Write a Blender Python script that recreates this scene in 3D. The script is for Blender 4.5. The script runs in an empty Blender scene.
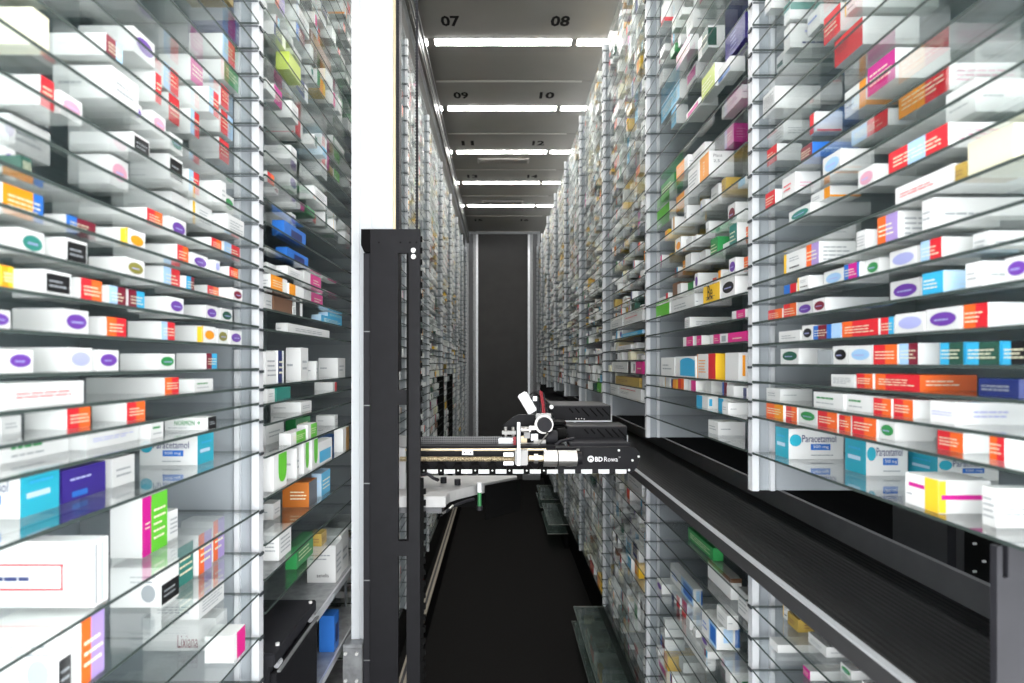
import bpy, bmesh, math, random
from mathutils import Vector, Matrix

# ------------------------------------------------------------------ camera, world, exposure
sc = bpy.context.scene
col = sc.collection
F = 600.0            # focal length in pixels of the 1024x683 frame
VX, VY = 499.0, 363.0
EYE = 1.87           # camera height above the floor
XL, XR = 0.52, 0.60  # distance of the rack fronts left / right of the camera

cam_d = bpy.data.cameras.new('camera')
cam = bpy.data.objects.new('camera', cam_d)
col.objects.link(cam)
cam.location = (0, 0, EYE)
cam.rotation_euler = (math.radians(90), 0, 0)
cam_d.sensor_width = 36.0
cam_d.lens = F / 1024.0 * 36.0
cam_d.shift_x = (512 - VX) / 1024.0
cam_d.shift_y = (VY - 341.5) / 1024.0
cam_d.clip_start = 0.02
cam_d.dof.use_dof = True
cam_d.dof.focus_distance = 2.15
cam_d.dof.aperture_fstop = 4.0
sc.camera = cam

world = bpy.data.worlds.new('world')
sc.world = world
world.use_nodes = True
bg = world.node_tree.nodes['Background']
bg.inputs[0].default_value = (0.97, 0.985, 1.0, 1)
bg.inputs[1].default_value = 3.0
TUBE = 36.0          # emission of the ceiling lamps

sc.view_settings.view_transform = 'Standard'
sc.view_settings.look = 'None'
sc.view_settings.exposure = 0.9
sc.view_settings.gamma = 1.0
sc.cycles.max_bounces = 10
sc.cycles.diffuse_bounces = 4
sc.cycles.glossy_bounces = 4
sc.cycles.transparent_max_bounces = 64
sc.cycles.caustics_reflective = False
sc.cycles.caustics_refractive = False
sc.cycles.sample_clamp_indirect = 6.0

rng = random.Random(7)

# ------------------------------------------------------------------ materials
def lin(c):
    return tuple((v / 12.92 if v <= 0.04045 else ((v + 0.055) / 1.055) ** 2.4) for v in c)

def H(s):
    return tuple(int(s[i:i + 2], 16) / 255.0 for i in (0, 2, 4))

def mat(name, rgb, rough=0.5, metal=0.0, noise=0.0, nscale=40.0, spec=0.5, bump=0.0):
    m = bpy.data.materials.new(name)
    m.use_nodes = True
    nt = m.node_tree
    b = nt.nodes['Principled BSDF']
    c = lin(rgb)
    b.inputs['Base Color'].default_value = (*c, 1)
    b.inputs['Roughness'].default_value = rough
    b.inputs['Metallic'].default_value = metal
    b.inputs['Specular IOR Level'].default_value = spec
    if noise or bump:
        tc = nt.nodes.new('ShaderNodeTexCoord')
        n = nt.nodes.new('ShaderNodeTexNoise')
        n.inputs['Scale'].default_value = nscale
        n.inputs['Detail'].default_value = 4
        nt.links.new(tc.outputs['Object'], n.inputs['Vector'])
        if noise:
            r = nt.nodes.new('ShaderNodeValToRGB')
            r.color_ramp.elements[0].color = (*[v * (1 - noise) for v in c], 1)
            r.color_ramp.elements[1].color = (*[min(1, v * (1 + noise)) for v in c], 1)
            r.color_ramp.elements[0].position = 0.3
            r.color_ramp.elements[1].position = 0.7
            nt.links.new(n.outputs['Fac'], r.inputs['Fac'])
            nt.links.new(r.outputs['Color'], b.inputs['Base Color'])
        if bump:
            bn = nt.nodes.new('ShaderNodeBump')
            bn.inputs['Strength'].default_value = bump
            bn.inputs['Distance'].default_value = 0.002
            nt.links.new(n.outputs['Fac'], bn.inputs['Height'])
            nt.links.new(bn.outputs['Normal'], b.inputs['Normal'])
    return m

def glass_mat(name, tint, rgb_reflect=(1, 1, 1), base=0.035, body=0.0):
    m = bpy.data.materials.new(name)
    m.use_nodes = True
    nt = m.node_tree
    nt.nodes.clear()
    out = nt.nodes.new('ShaderNodeOutputMaterial')
    mix = nt.nodes.new('ShaderNodeMixShader')
    tr = nt.nodes.new('ShaderNodeBsdfTransparent')
    gl = nt.nodes.new('ShaderNodeBsdfGlossy')
    lw = nt.nodes.new('ShaderNodeLayerWeight')
    lw.inputs['Blend'].default_value = 0.5
    pw = nt.nodes.new('ShaderNodeMath'); pw.operation = 'POWER'; pw.inputs[1].default_value = 4.0
    ma = nt.nodes.new('ShaderNodeMath'); ma.operation = 'MULTIPLY_ADD'
    ma.inputs[1].default_value = 0.95; ma.inputs[2].default_value = base
    tr.inputs['Color'].default_value = (*tint, 1)
    gl.inputs['Color'].default_value = (*rgb_reflect, 1)
    gl.inputs['Roughness'].default_value = 0.03
    nt.links.new(lw.outputs['Facing'], pw.inputs[0])
    nt.links.new(pw.outputs[0], ma.inputs[0])
    nt.links.new(ma.outputs[0], mix.inputs['Fac'])
    nt.links.new(tr.outputs[0], mix.inputs[1])
    nt.links.new(gl.outputs[0], mix.inputs[2])
    last = mix
    if body:                        # faint milky body colour of thick glass
        df = nt.nodes.new('ShaderNodeBsdfDiffuse')
        df.inputs['Color'].default_value = (0.42, 0.50, 0.47, 1)
        last = nt.nodes.new('ShaderNodeMixShader')
        last.inputs['Fac'].default_value = body
        nt.links.new(mix.outputs[0], last.inputs[1])
        nt.links.new(df.outputs[0], last.inputs[2])
    nt.links.new(last.outputs[0], out.inputs['Surface'])
    return m

def emit_mat(name, rgb, s):
    m = bpy.data.materials.new(name)
    m.use_nodes = True
    nt = m.node_tree
    nt.nodes.clear()
    out = nt.nodes.new('ShaderNodeOutputMaterial')
    e = nt.nodes.new('ShaderNodeEmission')
    e.inputs['Color'].default_value = (*rgb, 1)
    e.inputs['Strength'].default_value = s
    nt.links.new(e.outputs[0], out.inputs['Surface'])
    return m

def card_mat():
    m = bpy.data.materials.new('printed_card')
    m.use_nodes = True
    nt = m.node_tree
    b = nt.nodes['Principled BSDF']
    a = nt.nodes.new('ShaderNodeVertexColor')
    a.layer_name = 'print'
    nt.links.new(a.outputs['Color'], b.inputs['Base Color'])
    b.inputs['Roughness'].default_value = 0.38
    return m

M = {}
M['glass'] = glass_mat('shelf_glass', (0.978, 0.99, 0.986))
M['glass_edge'] = mat('glass_edge', H('38423f'), 0.6, spec=0.25)
M['steel'] = mat('pale_coated_steel', H('c6c9cc'), 0.42, 0.0, 0.05, 6)
M['steel_panel'] = mat('grey_blue_side_panel', H('9aa0a5'), 0.45, 0.0, 0.05, 4)
M['back'] = mat('grey_back_panel', H('b2bbc2'), 0.5, 0.0, 0.05, 4)
M['clip'] = mat('dark_clip', H('2b3034'), 0.45)
M['alu'] = mat('aluminium', H('d3d6d9'), 0.32, 0.55, 0.04, 12)
M['alu_white'] = mat('anodised_pale_aluminium', H('d6dadd'), 0.38, 0.2)
M['alu_dull'] = mat('dull_aluminium', H('8d8f90'), 0.42, 0.5, 0.08, 14)
M['galv'] = mat('galvanised_plate', H('9a9c9e'), 0.4, 0.6, 0.25, 30)
M['black'] = mat('black_powder_coat', H('19191c'), 0.55, 0.0, 0.12, 30, 0.2)
M['black2'] = mat('dark_grey_coat', H('26262a'), 0.55, 0.0, 0.1, 20, 0.2)
M['black3'] = mat('deep_black', H('090909'), 0.7, spec=0.1)
M['floor'] = mat('black_floor_mat', H('100f0e'), 0.9, 0.0, 0.25, 60, 0.2, 0.2)
M['ceil'] = mat('grey_ceiling_sheet', H('74726d'), 0.55, 0.0, 0.05, 3)
M['seam'] = mat('ceiling_seam', H('9b9993'), 0.5)
M['beam'] = mat('ceiling_rail', H('4a4742'), 0.4, 0.3)
M['endpanel'] = mat('dark_end_panel', H('2b2a29'), 0.6, 0.0, 0.15, 5)
M['grey'] = mat('mid_grey_plate', H('525355'), 0.45, 0.0, 0.08, 20)
M['fascia'] = mat('conveyor_fascia', H('3f3f40'), 0.5, 0.1, 0.06, 20, 0.25)
M['white'] = mat('white_plastic', H('ececee'), 0.4)
M['offwhite'] = mat('machine_white', H('b4b4b3'), 0.42, 0.0, 0.06, 30)
M['brass'] = mat('pale_brass', H('d8c7a6'), 0.32, 0.6)
M['beige'] = mat('beige_rail', H('a79f90'), 0.45, 0.2, 0.05, 20)
M['silver'] = mat('machined_steel', H('b3b1ad'), 0.28, 0.75)
M['red'] = mat('red_cable', H('9c2530'), 0.45)
M['green'] = mat('green_plastic', H('2f7a45'), 0.4)
M['screw'] = mat('zinc_screw', H('e2e2e0'), 0.35, 0.3)
M['tube'] = emit_mat('lamp_tube', (1.0, 0.98, 0.95), TUBE)
M['card'] = card_mat()
M['bracket'] = mat('grey_bracket', H('666c71'), 0.45)
M['tray_glass'] = glass_mat('thick_tray_glass', (0.80, 0.86, 0.84), base=0.10, body=0.06)

def belt_mat():
    m = mat('ribbed_black_belt', H('0f0f0f'), 0.6, spec=0.3)
    nt = m.node_tree
    b = nt.nodes['Principled BSDF']
    tc = nt.nodes.new('ShaderNodeTexCoord')
    w = nt.nodes.new('ShaderNodeTexWave')
    w.bands_direction = 'X'
    w.inputs['Scale'].default_value = 22
    w.inputs['Distortion'].default_value = 1.5
    w.inputs['Detail'].default_value = 3
    mp = nt.nodes.new('ShaderNodeMapping')
    mp.inputs['Scale'].default_value = (1, 0.05, 1)
    nt.links.new(tc.outputs['Object'], mp.inputs['Vector'])
    nt.links.new(mp.outputs[0], w.inputs['Vector'])
    bn = nt.nodes.new('ShaderNodeBump')
    bn.inputs['Strength'].default_value = 0.5
    bn.inputs['Distance'].default_value = 0.003
    nt.links.new(w.outputs['Fac'], bn.inputs['Height'])
    nt.links.new(bn.outputs['Normal'], b.inputs['Normal'])
    return m

def mesh_guard_mat():
    m = mat('perforated_guard', H('55555a'), 0.5)
    nt = m.node_tree
    b = nt.nodes['Principled BSDF']
    tc = nt.nodes.new('ShaderNodeTexCoord')
    v = nt.nodes.new('ShaderNodeTexVoronoi')
    v.inputs['Scale'].default_value = 150
    v.inputs['Randomness'].default_value = 0.0
    r = nt.nodes.new('ShaderNodeValToRGB')
    r.color_ramp.interpolation = 'CONSTANT'
    r.color_ramp.elements[0].color = (0.006, 0.006, 0.006, 1)
    r.color_ramp.elements[1].color = (0.16, 0.16, 0.165, 1)
    r.color_ramp.elements[1].position = 0.42
    nt.links.new(tc.outputs['Object'], v.inputs['Vector'])
    nt.links.new(v.outputs['Distance'], r.inputs['Fac'])
    nt.links.new(r.outputs['Color'], b.inputs['Base Color'])
    return m

def thread_mat():
    m = mat('threaded_spindle', H('d2bf9b'), 0.3, 0.6)
    nt = m.node_tree
    b = nt.nodes['Principled BSDF']
    tc = nt.nodes.new('ShaderNodeTexCoord')
    w = nt.nodes.new('ShaderNodeTexWave')
    w.bands_direction = 'X'
    w.inputs['Scale'].default_value = 45
    nt.links.new(tc.outputs['Object'], w.inputs['Vector'])
    bn = nt.nodes.new('ShaderNodeBump')
    bn.inputs['Strength'].default_value = 0.8
    bn.inputs['Distance'].default_value = 0.003
    nt.links.new(w.outputs['Fac'], bn.inputs['Height'])
    nt.links.new(bn.outputs['Normal'], b.inputs['Normal'])
    return m
M['belt'] = belt_mat()
M['guard'] = mesh_guard_mat()
M['thread'] = thread_mat()

# ------------------------------------------------------------------ mesh helpers
class MB:
    def __init__(s):
        s.v, s.f, s.m = [], [], []

    def box(s, x0, x1, y0, y1, z0, z1, mi=0):
        if x0 > x1: x0, x1 = x1, x0
        if y0 > y1: y0, y1 = y1, y0
        if z0 > z1: z0, z1 = z1, z0
        n = len(s.v)
        s.v += [(x0, y0, z0), (x1, y0, z0), (x1, y1, z0), (x0, y1, z0), (x0, y0, z1), (x1, y0, z1), (x1, y1, z1), (x0, y1, z1)]
        s.f += [(n, n + 3, n + 2, n + 1), (n + 4, n + 5, n + 6, n + 7), (n, n + 1, n + 5, n + 4), (n + 1, n + 2, n + 6, n + 5), (n + 2, n + 3, n + 7, n + 6), (n + 3, n, n + 4, n + 7)]
        s.m += [mi] * 6
        return s

    def bar(s, p0, p1, w, t, up=(0, 0, 1), mi=0):
        p0, p1 = Vector(p0), Vector(p1)
        d = (p1 - p0).normalized()
        a = d.cross(Vector(up)).normalized() * (w / 2)
        b = a.normalized().cross(d).normalized() * (t / 2)
        n = len(s.v)
        for p in (p0, p1):
            s.v += [tuple(p - a - b), tuple(p + a - b), tuple(p + a + b), tuple(p - a + b)]
        s.f += [(n, n + 3, n + 2, n + 1), (n + 4, n + 5, n + 6, n + 7)]
        for i in range(4):
            j = (i + 1) % 4
            s.f.append((n + i, n + j, n + 4 + j, n + 4 + i))
        s.m += [mi] * 6
        return s

    def cyl(s, p0, p1, r0, r1=None, seg=16, mi=0):
        r1 = r0 if r1 is None else r1
        p0, p1 = Vector(p0), Vector(p1)
        d = (p1 - p0).normalized()
        a = d.orthogonal().normalized()
        b = d.cross(a)
        n = len(s.v)
        for p, r in ((p0, r0), (p1, r1)):
            for i in range(seg):
                t = 2 * math.pi * i / seg
                s.v.append(tuple(p + a * (r * math.cos(t)) + b * (r * math.sin(t))))
        for i in range(seg):
            j = (i + 1) % seg
            s.f.append((n + i, n + j, n + seg + j, n + seg + i))
        s.f.append(tuple(n + i for i in reversed(range(seg))))
        s.f.append(tuple(n + seg + i for i in range(seg)))
        s.m += [mi] * (seg + 2)
        return s

    def tube(s, pts, r, seg=8, mi=0):
        for a, b in zip(pts[:-1], pts[1:]):
            s.cyl(a, b, r, r, seg, mi)
        return s

    def prism(s, poly, off, mi=0):
        """poly: list of 3d points (a flat outline), off: extrusion vector"""
        n = len(s.v)
        k = len(poly)
        off = Vector(off)
        s.v += [tuple(Vector(p)) for p in poly] + [tuple(Vector(p) + off) for p in poly]
        s.f.append(tuple(range(n, n + k)))
        s.f.append(tuple(reversed(range(n + k, n + 2 * k))))
        for i in range(k):
            j = (i + 1) % k
            s.f.append((n + i, n + k + i, n + k + j, n + j))
        s.m += [mi] * (k + 2)
        return s

    def mesh(s, name, mats, bevel=0.0):
        me = bpy.data.meshes.new(name)
        me.from_pydata(s.v, [], s.f)
        if not isinstance(mats, (list, tuple)):
            mats = [mats]
        for m in mats:
            me.materials.append(M[m] if isinstance(m, str) else m)
        if any(s.m):
            me.polygons.foreach_set('material_index', s.m)
        bm = bmesh.new()
        bm.from_mesh(me)
        bmesh.ops.recalc_face_normals(bm, faces=bm.faces)
        if bevel:
            bmesh.ops.bevel(bm, geom=[e for e in bm.edges if e.is_manifold and e.calc_face_angle(0) > 0.5], offset=bevel, segments=2, affect='EDGES', clamp_overlap=True)
        bm.to_mesh(me)
        bm.free()
        me.update()
        return me

    def obj(s, name, mats, parent=None, bevel=0.0, smooth=False):
        me = s.mesh(name, mats, bevel)
        if smooth:
            me.polygons.foreach_set('use_smooth', [True] * len(me.polygons))
            try:
                me.set_sharp_from_angle(angle=math.radians(35))
            except Exception:
                pass
        return link(name, me, parent)

def link(name, me, parent=None, loc=None):
    o = bpy.data.objects.new(name, me)
    col.objects.link(o)
    if parent is not None:
        o.parent = parent
        o.matrix_parent_inverse = Matrix.Translation(-Vector(parent.location))
    if loc is not None:
        o.location = loc
    return o

def thing(name, label, cat, loc=(0, 0, 0), group=None):
    o = bpy.data.objects.new(name, None)
    o.empty_display_size = 0.05
    o.location = loc
    col.objects.link(o)
    return tag(o, label, cat, group)

def tag(o, label=None, cat=None, group=None, kind=None):
    if label: o['label'] = label
    if cat: o['category'] = cat
    if group: o['group'] = group
    if kind: o['kind'] = kind
    return o

def W(px, py, Y):
    """real position of a spot in the photograph that lies Y metres ahead of the camera"""
    return Vector(((px - VX) * Y / F, Y, EYE - (py - VY) * Y / F))

def pbox(mb, x0, y0, x1, y1, Y, depth, mi=0):
    a, b = W(x0, y0, Y), W(x1, y1, Y)
    return mb.box(a.x, b.x, Y, Y + depth, b.z, a.z, mi)

# text -> triangles (built-in font)
_txt = {}
def text_geo(s, bold=0.0):
    if (s, bold) in _txt:
        return _txt[(s, bold)]
    cu = bpy.data.curves.new('t', 'FONT')
    cu.body = s
    cu.resolution_u = 2
    cu.offset = bold
    cu.align_x = 'CENTER'
    cu.align_y = 'CENTER'
    o = bpy.data.objects.new('t', cu)
    col.objects.link(o)
    dg = bpy.context.evaluated_depsgraph_get()
    me = o.evaluated_get(dg).to_mesh()
    vs = [(v.co.x, v.co.y) for v in me.vertices]
    fs = [tuple(p.vertices) for p in me.polygons]
    o.evaluated_get(dg).to_mesh_clear()
    bpy.data.objects.remove(o)
    bpy.data.curves.remove(cu)
    xs = [v[0] for v in vs]; ys = [v[1] for v in vs]
    cx, cy = (min(xs) + max(xs)) / 2, (min(ys) + max(ys)) / 2
    w, h = max(xs) - min(xs), max(ys) - min(ys)
    r = ([((x - cx), (y - cy)) for x, y in vs], fs, w, h)
    _txt[(s, bold)] = r
    return r

def text_mesh(mb, s, origin, ux, uy, width, height, mi=0, bold=0.0):
    vs, fs, w, h = text_geo(s, bold)
    n = len(mb.v)
    o, ux, uy = Vector(origin), Vector(ux), Vector(uy)
    for x, y in vs:
        mb.v.append(tuple(o + ux * (x / w * width) + uy * (y / h * height)))
    for f in fs:
        mb.f.append(tuple(n + i for i in f))
        mb.m.append(mi)

def flat_text(name, s, origin, ux, uy, width, height, m, parent, bold=0.0):
    mb = MB()
    text_mesh(mb, s, origin, ux, uy, width, height, 0, bold)
    me = bpy.data.meshes.new(name)
    me.from_pydata(mb.v, [], mb.f)
    me.materials.append(M[m])
    return link(name, me, parent)

# ------------------------------------------------------------------ room shell
HC = 2.11            # ceiling above the eye
ZC = EYE + HC
YEND = 9.65
BAY = 1.026
fl = MB().box(-1.15, 1.25, -0.6, 10.0, -0.05, 0).obj('floor', 'floor')
tag(fl, 'black matt floor of the narrow aisle', 'floor', kind='structure')

ce = bpy.data.objects.new('ceiling', None)
col.objects.link(ce)
tag(ce, 'dark grey ceiling of metal sheets with printed bay numbers', 'ceiling', kind='structure')
seams = [-0.6] + [4.49 + BAY * k for k in range(-4, 6)] + [10.0]
for a, b in zip(seams[:-1], seams[1:]):
    MB().box(-1.15, 1.25, a + 0.004, b - 0.004, ZC, ZC + 0.02).obj('ceiling_panel', 'ceil', ce)
MB().box(-1.15, 1.25, -0.6, 10.0, ZC + 0.0205, ZC + 0.05).obj('ceiling_backing', 'black3', ce)
for y in seams[1:-1]:
    MB().box(-0.47, 0.62, y - 0.010, y + 0.010, ZC - 0.006, ZC - 0.0005).obj('seam_strip', 'seam', ce)
for k, (a, b) in enumerate((('05', '06'), ('07', '08'), ('09', '10'), ('11', '12'), ('13', '14'), ('15', '16'))):
    y = 3.70 + BAY * (k - 1)
    if k == 5:
        y = 8.85
    for s, x in ((a, -0.30), (b, 0.378)):
        flat_text('bay_number', s, (x, y, ZC - 0.002), (1, 0, 0), (0, -1, 0), 0.118, 0.118, 'black3', ce, 0.035)

# ceiling lamps, one per bay (those above the camera are outside the frame)
LY = [3.945 + BAY * k for k in range(-4, 5)]
ords = ['', '', '', '', 'nearest', 'second', 'third', 'fourth', 'farthest']
for k, y in enumerate(LY):
    if 0 <= k - 4:
        lab = '%s white strip lamp in view on the dark grey ceiling' % ords[k]
    else:
        lab = 'white strip lamp on the ceiling, %s' % ('nearest overhead row behind the camera', 'directly above the camera', 'above the nearest racks', 'above the robot mast')[k]
    t = thing('ceiling_lamp', lab, 'lamp', (0, y, ZC - 0.02), 'strip lamps across the ceiling')
    for x0, x1 in ((-0.42, 0.473), (-0.513, -0.470), (0.513, 0.72)):
        MB().box(x0, x1, y - 0.034, y + 0.034, ZC - 0.004, ZC - 0.001).obj('lamp_tube', 'tube', t)
    for x0, x1 in ((-0.467, -0.423), (0.476, 0.510)):
        MB().box(x0, x1, y - 0.036, y + 0.036, ZC - 0.006, ZC - 0.001).obj('lamp_holder', 'ceil', t)

for y, lab in ((6.24, 'shallow grey ventilation grille beside the third ceiling lamp'), (7.86, 'shallow grey ventilation grille beside the farthest ceiling lamp')):
    t = thing('ceiling_vent', lab, 'vent', (0, y, ZC), 'ceiling grilles')
    MB().box(-0.225, 0.315, y - 0.07, y + 0.07, ZC - 0.012, ZC - 0.001).obj('vent_frame', 'seam', t, 0.003)
    for i in range(5):
        yy = y - 0.05 + i * 0.025
        MB().box(-0.205, 0.295, yy - 0.006, yy + 0.006, ZC - 0.018, ZC - 0.0125).obj('slat', 'ceil', t)

# rail under the ceiling, left
t = thing('ceiling_rail', 'dark steel running rail along the left edge of the ceiling', 'rail', (-0.5, 5, EYE + 1.93))
MB().box(-0.522, -0.482, -0.4, 9.6, EYE + 1.925, ZC - 0.002).obj('rail_profile', 'beam', t)
MB().box(-0.4815, -0.474, -0.4, 9.6, EYE + 1.95, EYE + 1.965).obj('rail_lip', 'alu_dull', t)
MB().box(-0.4815, -0.470, -0.4, 9.6, EYE + 2.04, EYE + 2.052).obj('rail_lip', 'alu_dull', t)
MB().box(-0.520, -0.500, -0.4, 9.6, EYE + 1.917, EYE + 1.9245).obj('rail_strip', 'alu_dull', t)

# end of the aisle
t = tag(MB().box(-1.1, 1.2, YEND + 0.10, YEND + 0.14, 0, ZC).obj('wall_end', 'black3'), 'black wall closing the far end of the aisle', 'wall', kind='structure')
t = thing('aisle_portal', 'aluminium portal around the tall black panel at the aisle end', 'frame', (0.06, YEND, 0))
zt = W(0, 234, YEND).z
MB().box(-0.338, 0.466, YEND + 0.03, YEND + 0.05, 0.0, zt).obj('dark_panel', 'endpanel', t)
for x0, x1, m in ((-0.55, -0.49, 'alu_dull'), (-0.485, -0.42, 'grey'), (-0.415, -0.372, 'alu_dull'), (-0.368, -0.338, 'alu'),
                  (0.466, 0.496, 'alu'), (0.50, 0.545, 'alu_dull'), (0.55, 0.61, 'grey'), (0.615, 0.66, 'alu_dull')):
    MB().box(x0, x1, YEND, YEND + 0.07, 0.0, zt).obj('post', m, t, 0.004)
MB().box(-0.50, 0.66, YEND - 0.02, YEND + 0.06, zt + 0.001, zt + 0.115).obj('top_beam', 'alu_dull', t, 0.004)
MB().box(-0.47, -0.36, YEND - 0.05, YEND - 0.021, zt + 0.03, zt + 0.07).obj('bracket', 'black', t, 0.004)
MB().box(0.38, 0.66, YEND - 0.06, YEND - 0.002, 0.0, 0.08).obj('sill_block', 'alu_dull', t, 0.004)

# plinths below the racks (nothing but black there)
for s, x0, x1 in (('left', -1.0, -0.55), ('right', 0.715, 1.05)):
    tag(MB().box(x0, x1, 0.3, 9.6, 0.0, EYE - 1.43).obj('baseboard_' + s, 'black3'), 'black plinth under the %s hand racks' % s, 'plinth', kind='structure')

# floor guide rail, left
t = thing('floor_rail', 'long beige guide rail low along the left racks', 'rail', (-0.5, 4, 0.25))
MB().box(-0.508, -0.466, 0.3, 9.5, EYE - 1.625, EYE - 1.60).obj('rail_bar', 'beige', t, 0.003)
MB().box(-0.494, -0.480, 0.3, 9.5, EYE - 1.5995, EYE - 1.596).obj('rail_groove', 'fascia', t)
MB().box(-0.549, -0.490, 0.3, 9.5, 0.0, EYE - 1.626).obj('rail_support', 'black3', t)

# ------------------------------------------------------------------ racks
DEPTH = 0.40
LY0 = [0.27, 1.319, 2.385, 3.448] + [3.448 + 1.05 * k for k in range(1, 6)] + [9.6]
RY0 = [0.414, 1.44, 2.466, 3.492] + [3.492 + BAY * k for k in range(1, 6)] + [9.6]

def hl(r, ref, X):       # pixel row at the rack front -> height relative to the eye (down is positive)
    return (r - VY) / ref * X

def upto(levels, pitch, top=-1.84):
    L = sorted(levels)
    while L[0] - pitch > top:
        L.insert(0, L[0] - pitch)
    return L

def downto(levels, pitch, bot=1.40):
    L = sorted(levels)
    while L[-1] + pitch < bot:
        L.append(L[-1] + pitch)
    return L

L1 = [hl(r, 237, XL) for r in (26, 51, 76, 100, 125, 150, 175, 199, 223, 246, 266.5, 286.5, 306.4, 326.4, 346.4, 368, 386, 402, 418, 450, 508, 550, 590, 634)]
L1 = downto(upto(L1, 0.054), 0.095)
L2 = [hl(r, 237, XL) for r in (195, 219, 243, 264, 285, 307, 328, 385, 404, 425, 458, 500, 547, 582, 616)]
L2 = upto(L2, 0.053)
R1 = [hl(r, 256, XR) for r in (20, 45.5, 71, 97.5, 122, 145, 169, 192, 215, 239, 261, 283, 301.5, 322, 344, 364, 381, 399, 416, 453)]
R1 = upto(R1, 0.0586)
R2 = [hl(r, 145, XR) for r in (22, 40, 60, 79, 98, 118, 136, 155, 175, 194, 213, 233, 252, 272, 289, 307, 321, 336, 350, 374, 384, 396, 414)]
R2 = upto(R2, 0.079)

def generic(lo, hi, seed):
    r = random.Random(seed)
    z, L = lo, []
    while z < hi:
        L.append(z)
        z += r.choice([0.045, 0.05, 0.055, 0.06, 0.075, 0.06]) if -0.5 < z < 0.3 else r.choice([0.06, 0.07, 0.08])
    return L

SHELF_T = 0.005
def glass_mesh(length):
    mb = MB()
    mb.box(0, DEPTH, 0, length, -SHELF_T, 0)
    mb.m = [0, 0, 1, 1, 1, 1]
    me = mb.mesh('glass_shelf', ['glass', 'glass_edge'])
    return me

def upright_mesh(z0, z1, levels, s, tabs):
    mb = MB()
    def b(x0, x1, y0, y1, a, c, mi=0):
        mb.box(s * x0, s * x1, y0, y1, a, c, mi)
    b(0.003, 0.019, -0.012, 0.012, z0, z1)
    b(0.0195, 0.047, 0.000, 0.012, z0, z1, 2)
    b(0.0475, 0.058, -0.010, 0.012, z0, z1)
    for h in levels if tabs else ():
        z = EYE - h
        b(-0.002, 0.060, -0.016, -0.0125, z - 0.008, z - 0.0052, 1)
    return mb

BAYS = []
def rack(side, k, y0, y1, levels, z0, z1, label, near):
    s = -1 if side == 'L' else 1
    X = XL if side == 'L' else XR
    t = thing('shelving_rack', label, 'rack', (s * (X + DEPTH / 2), (y0 + y1) / 2, z0), 'glass shelved storage racks')
    loc = Vector((0, 0, 0))
    ln = y1 - y0 - 0.036
    key = (side, round(ln, 3))
    me = glass_cache.setdefault(key, glass_mesh(ln))
    for h in levels:
        if z0 < EYE - h < z1 + 0.02:
            o = link('glass_shelf', me, t)
            if s > 0:
                o.location = (X, y0 + 0.018, EYE - h)
            else:
                o.location = (-X - DEPTH, y0 + 0.018, EYE - h)
    up = upright_mesh(z0, z1, levels, s, not near)
    u = up.obj('upright', ['steel', 'clip', 'steel_panel'], t)
    u.location = (s * X, y1, 0)
    if near:
        for h in levels:
            z = EYE - h
            if not (z0 < z < z1):
                continue
            b = MB().box(s * 0.004, s * 0.060, -0.016, -0.0125, z - 0.0075, z - 0.0052)
            b.box(s * -0.0015, s * 0.0025, -0.013, 0.006, z - 0.011, z - 0.0052, 1)
            o = b.obj('shelf_bracket', ['bracket', 'clip'], t)
            o.location = (s * X, y1, 0)
    MB().box(s * (X + 0.0585), s * (X + DEPTH), y1 - 0.002, y1 + 0.006, z0, z1).obj('side_panel', 'steel_panel', t)
    MB().box(s * (X + DEPTH + 0.001), s * (X + DEPTH + 0.012), y0 + 0.007, y1 + 0.006, z0, z1).obj('back_panel', 'back', t)
    BAYS.append(dict(side=side, s=s, X=X, y0=y0 + 0.02, y1=y1 - 0.022, levels=[h for h in levels if z0 < EYE - h < z1 + 0.02], z0=z0, z1=z1, k=k, t=t))
    return t

glass_cache = {}
ZT = EYE + 1.858
nth = ['nearest', 'second', 'third', 'fourth', 'fifth', 'sixth', 'seventh', 'eighth', 'farthest']
for k in range(9):
    y0, y1 = LY0[k], LY0[k + 1]
    lv = L1 if k == 0 else L2 if k == 1 else generic(-1.84 + 0.01 * k, 1.40, 100 + k)
    z0 = EYE - 1.41 if k != 1 else EYE - 0.60
    rack('L', k, y0, y1, lv, z0, ZT, '%s glass-shelved steel rack on the left side of the aisle' % nth[k], k < 4)
for k in range(9):
    y0, y1 = RY0[k], RY0[k + 1]
    lv = R1 if k == 0 else R2 if k == 1 else generic(-1.84 + 0.013 * k, 0.22, 200 + k)
    rack('R', k, y0, y1, lv, EYE - 0.305, ZT, '%s glass-shelved rack on the right, above the conveyor' % nth[k], k < 4)
for k in range(9):
    y0, y1 = RY0[k], RY0[k + 1]
    if k == 0:
        y0 = 0.735
    lo = 0.575
    r = random.Random(300 + k)
    lv, z = [], lo
    while z < 1.40:
        lv.append(z)
        z += 0.075 if z < 1.0 else r.choice([0.045, 0.05, 0.075])
    rack('R', 'low%d' % k, y0, y1, lv, EYE - 1.41, EYE - 0.503, '%s glass-shelved rack on the right, below the conveyor' % nth[k], k < 3)

for b in BAYS:
    if b['side'] == 'L' and b['k'] in (4, 5):
        MB().box(-XL - 0.05, -XL + 0.014, b['y1'] - 0.012, b['y1'] - 0.004, EYE - 1.40, EYE - 0.12).obj('dark_guard', 'black3', b['t'])

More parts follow.
